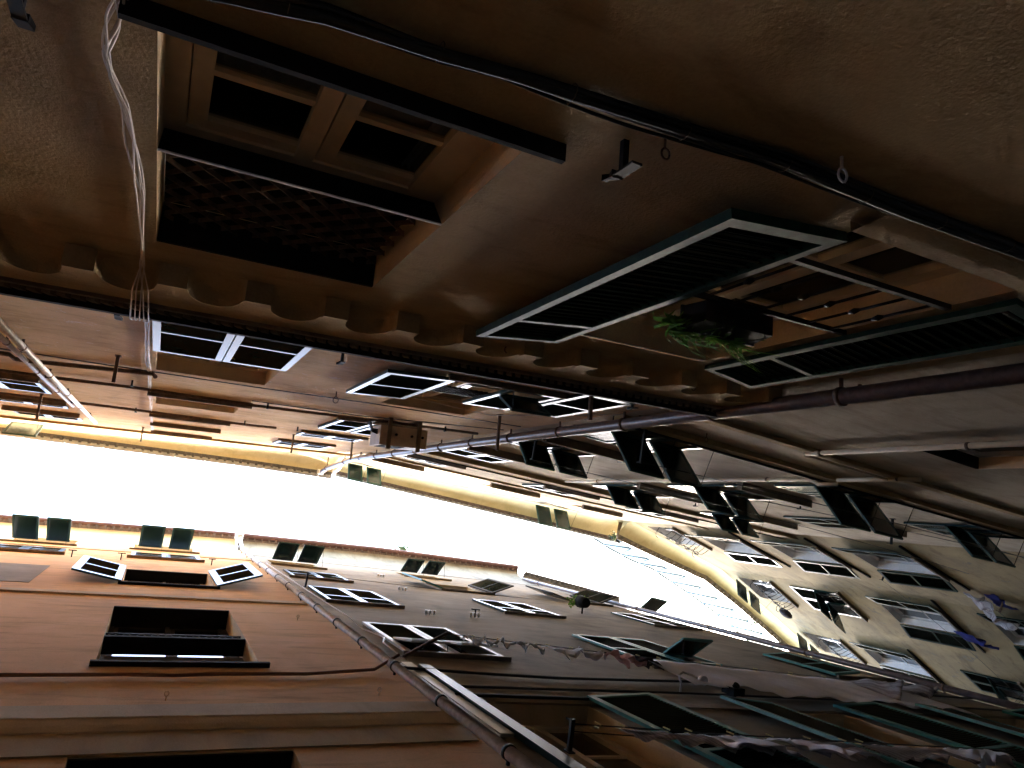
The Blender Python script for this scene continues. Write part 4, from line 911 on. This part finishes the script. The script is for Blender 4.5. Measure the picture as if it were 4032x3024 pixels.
for f, u, o_, z, lb in ((FC2, 2.35, .32, 21.6, 'dark bundle hanging below the middle iron window basket'), (FC2, 6.3, .5, 18.9, 'dark flat box hanging near the end of the large sheet')):
    rn = random.Random(int(u*9)); m = MB(f)
    rows = [[(u+.30*math.sin(math.pi*i/6)*math.cos(a)*(1+.2*rn.random()), o_+.14*math.sin(math.pi*i/6)*math.sin(a), z+.22*math.cos(math.pi*i/6)) for a in [2*math.pi*k/10 for k in range(11)]] for i in range(7)]
    m.grid(rows); m.bar((u, 0, z+.2), (u, o_, z+.2), .02); tag(m.build('hanging_bundle', M['darkcloth'], None, fix=False), lb, 'bundle')
# ---- terrace fence above C
fence = empty('terrace_fence', FC1.W(0, .3, 24.6), 'pale blue see-through terrace fence of thin bars above the yellow roof', 'fence')
FXY = [(16.9, .84), (18.1, 1.42), (19.3, 1.90), (20.5, 2.26), (22.8, 3.40), (24.1, 4.10), (26.6, 5.65), (29.5, 7.5)]
topl = [Vector((a, b, 26.6+EYE)) for a, b in FXY]; botl = [Vector((a, b, 24.5+EYE)) for a, b in FXY]
m = MB(); m.tube([tuple(p) for p in topl], .035, 6); m.tube([tuple(p) for p in botl], .018, 6); m.build('rail', M['fencebar'], fence, fix=False)
n_ = 14
def along(P, t):
    L_ = [(b_-a).length for a, b_ in zip(P, P[1:])]; d = t*sum(L_)
    for a, b_, l in zip(P, P[1:], L_):
        if d <= l: return a+(b_-a)*(d/l)
        d -= l
    return P[-1]
m = MB(); k_ = MB()
for i in range(n_+1):
    a, b_ = along(botl, i/n_), along(topl, i/n_); m.tube([tuple(a), tuple(b_)], .032, 5)
    if i < n_:
        c = along(topl, (i+1)/n_); d = along(botl, (i+1)/n_); m.tube([tuple(a), tuple(c)], .026, 4); k_.poly([tuple(a), tuple(d), tuple(c), tuple(b_)])
m.build('bars', M['fencebar'], fence, fix=False); k_.build('net', M['mesh'], fence, fix=False)
# ---------------------------------------------------------------- light
w = bpy.data.worlds.new('World'); scene.world = w; w.use_nodes = True; t = w.node_tree
bg = t.nodes['Background']; sk = t.nodes.new('ShaderNodeTexSky'); sk.sky_type = 'NISHITA'; sk.sun_disc = False
EL, AZ = 31, 24       # sun elevation; direction it comes from, degrees from +x
sk.sun_elevation = R(EL); sk.sun_rotation = R(90-AZ); sk.air_density = 1.3; sk.dust_density = 5.0; sk.ozone_density = 1.0; sk.altitude = 0
t.links.new(sk.outputs[0], bg.inputs[0]); bg.inputs[1].default_value = .15
sd = bpy.data.lights.new('sun', 'SUN'); sd.energy = 2.2; sd.angle = R(.5); sd.color = (1, .93, .82)
so = bpy.data.objects.new('sun', sd); col.objects.link(so)
dirv = Vector((math.cos(R(AZ))*math.cos(R(EL)), math.sin(R(AZ))*math.cos(R(EL)), math.sin(R(EL))))
so.rotation_euler = dirv.to_track_quat('Z', 'Y').to_euler()
vs = scene.view_settings; vs.view_transform = 'Standard'; vs.look = 'None'; vs.gamma = 1; vs.exposure = 5.05
scene.render.engine = 'CYCLES'; scene.cycles.max_bounces = 12; scene.cycles.diffuse_bounces = 10
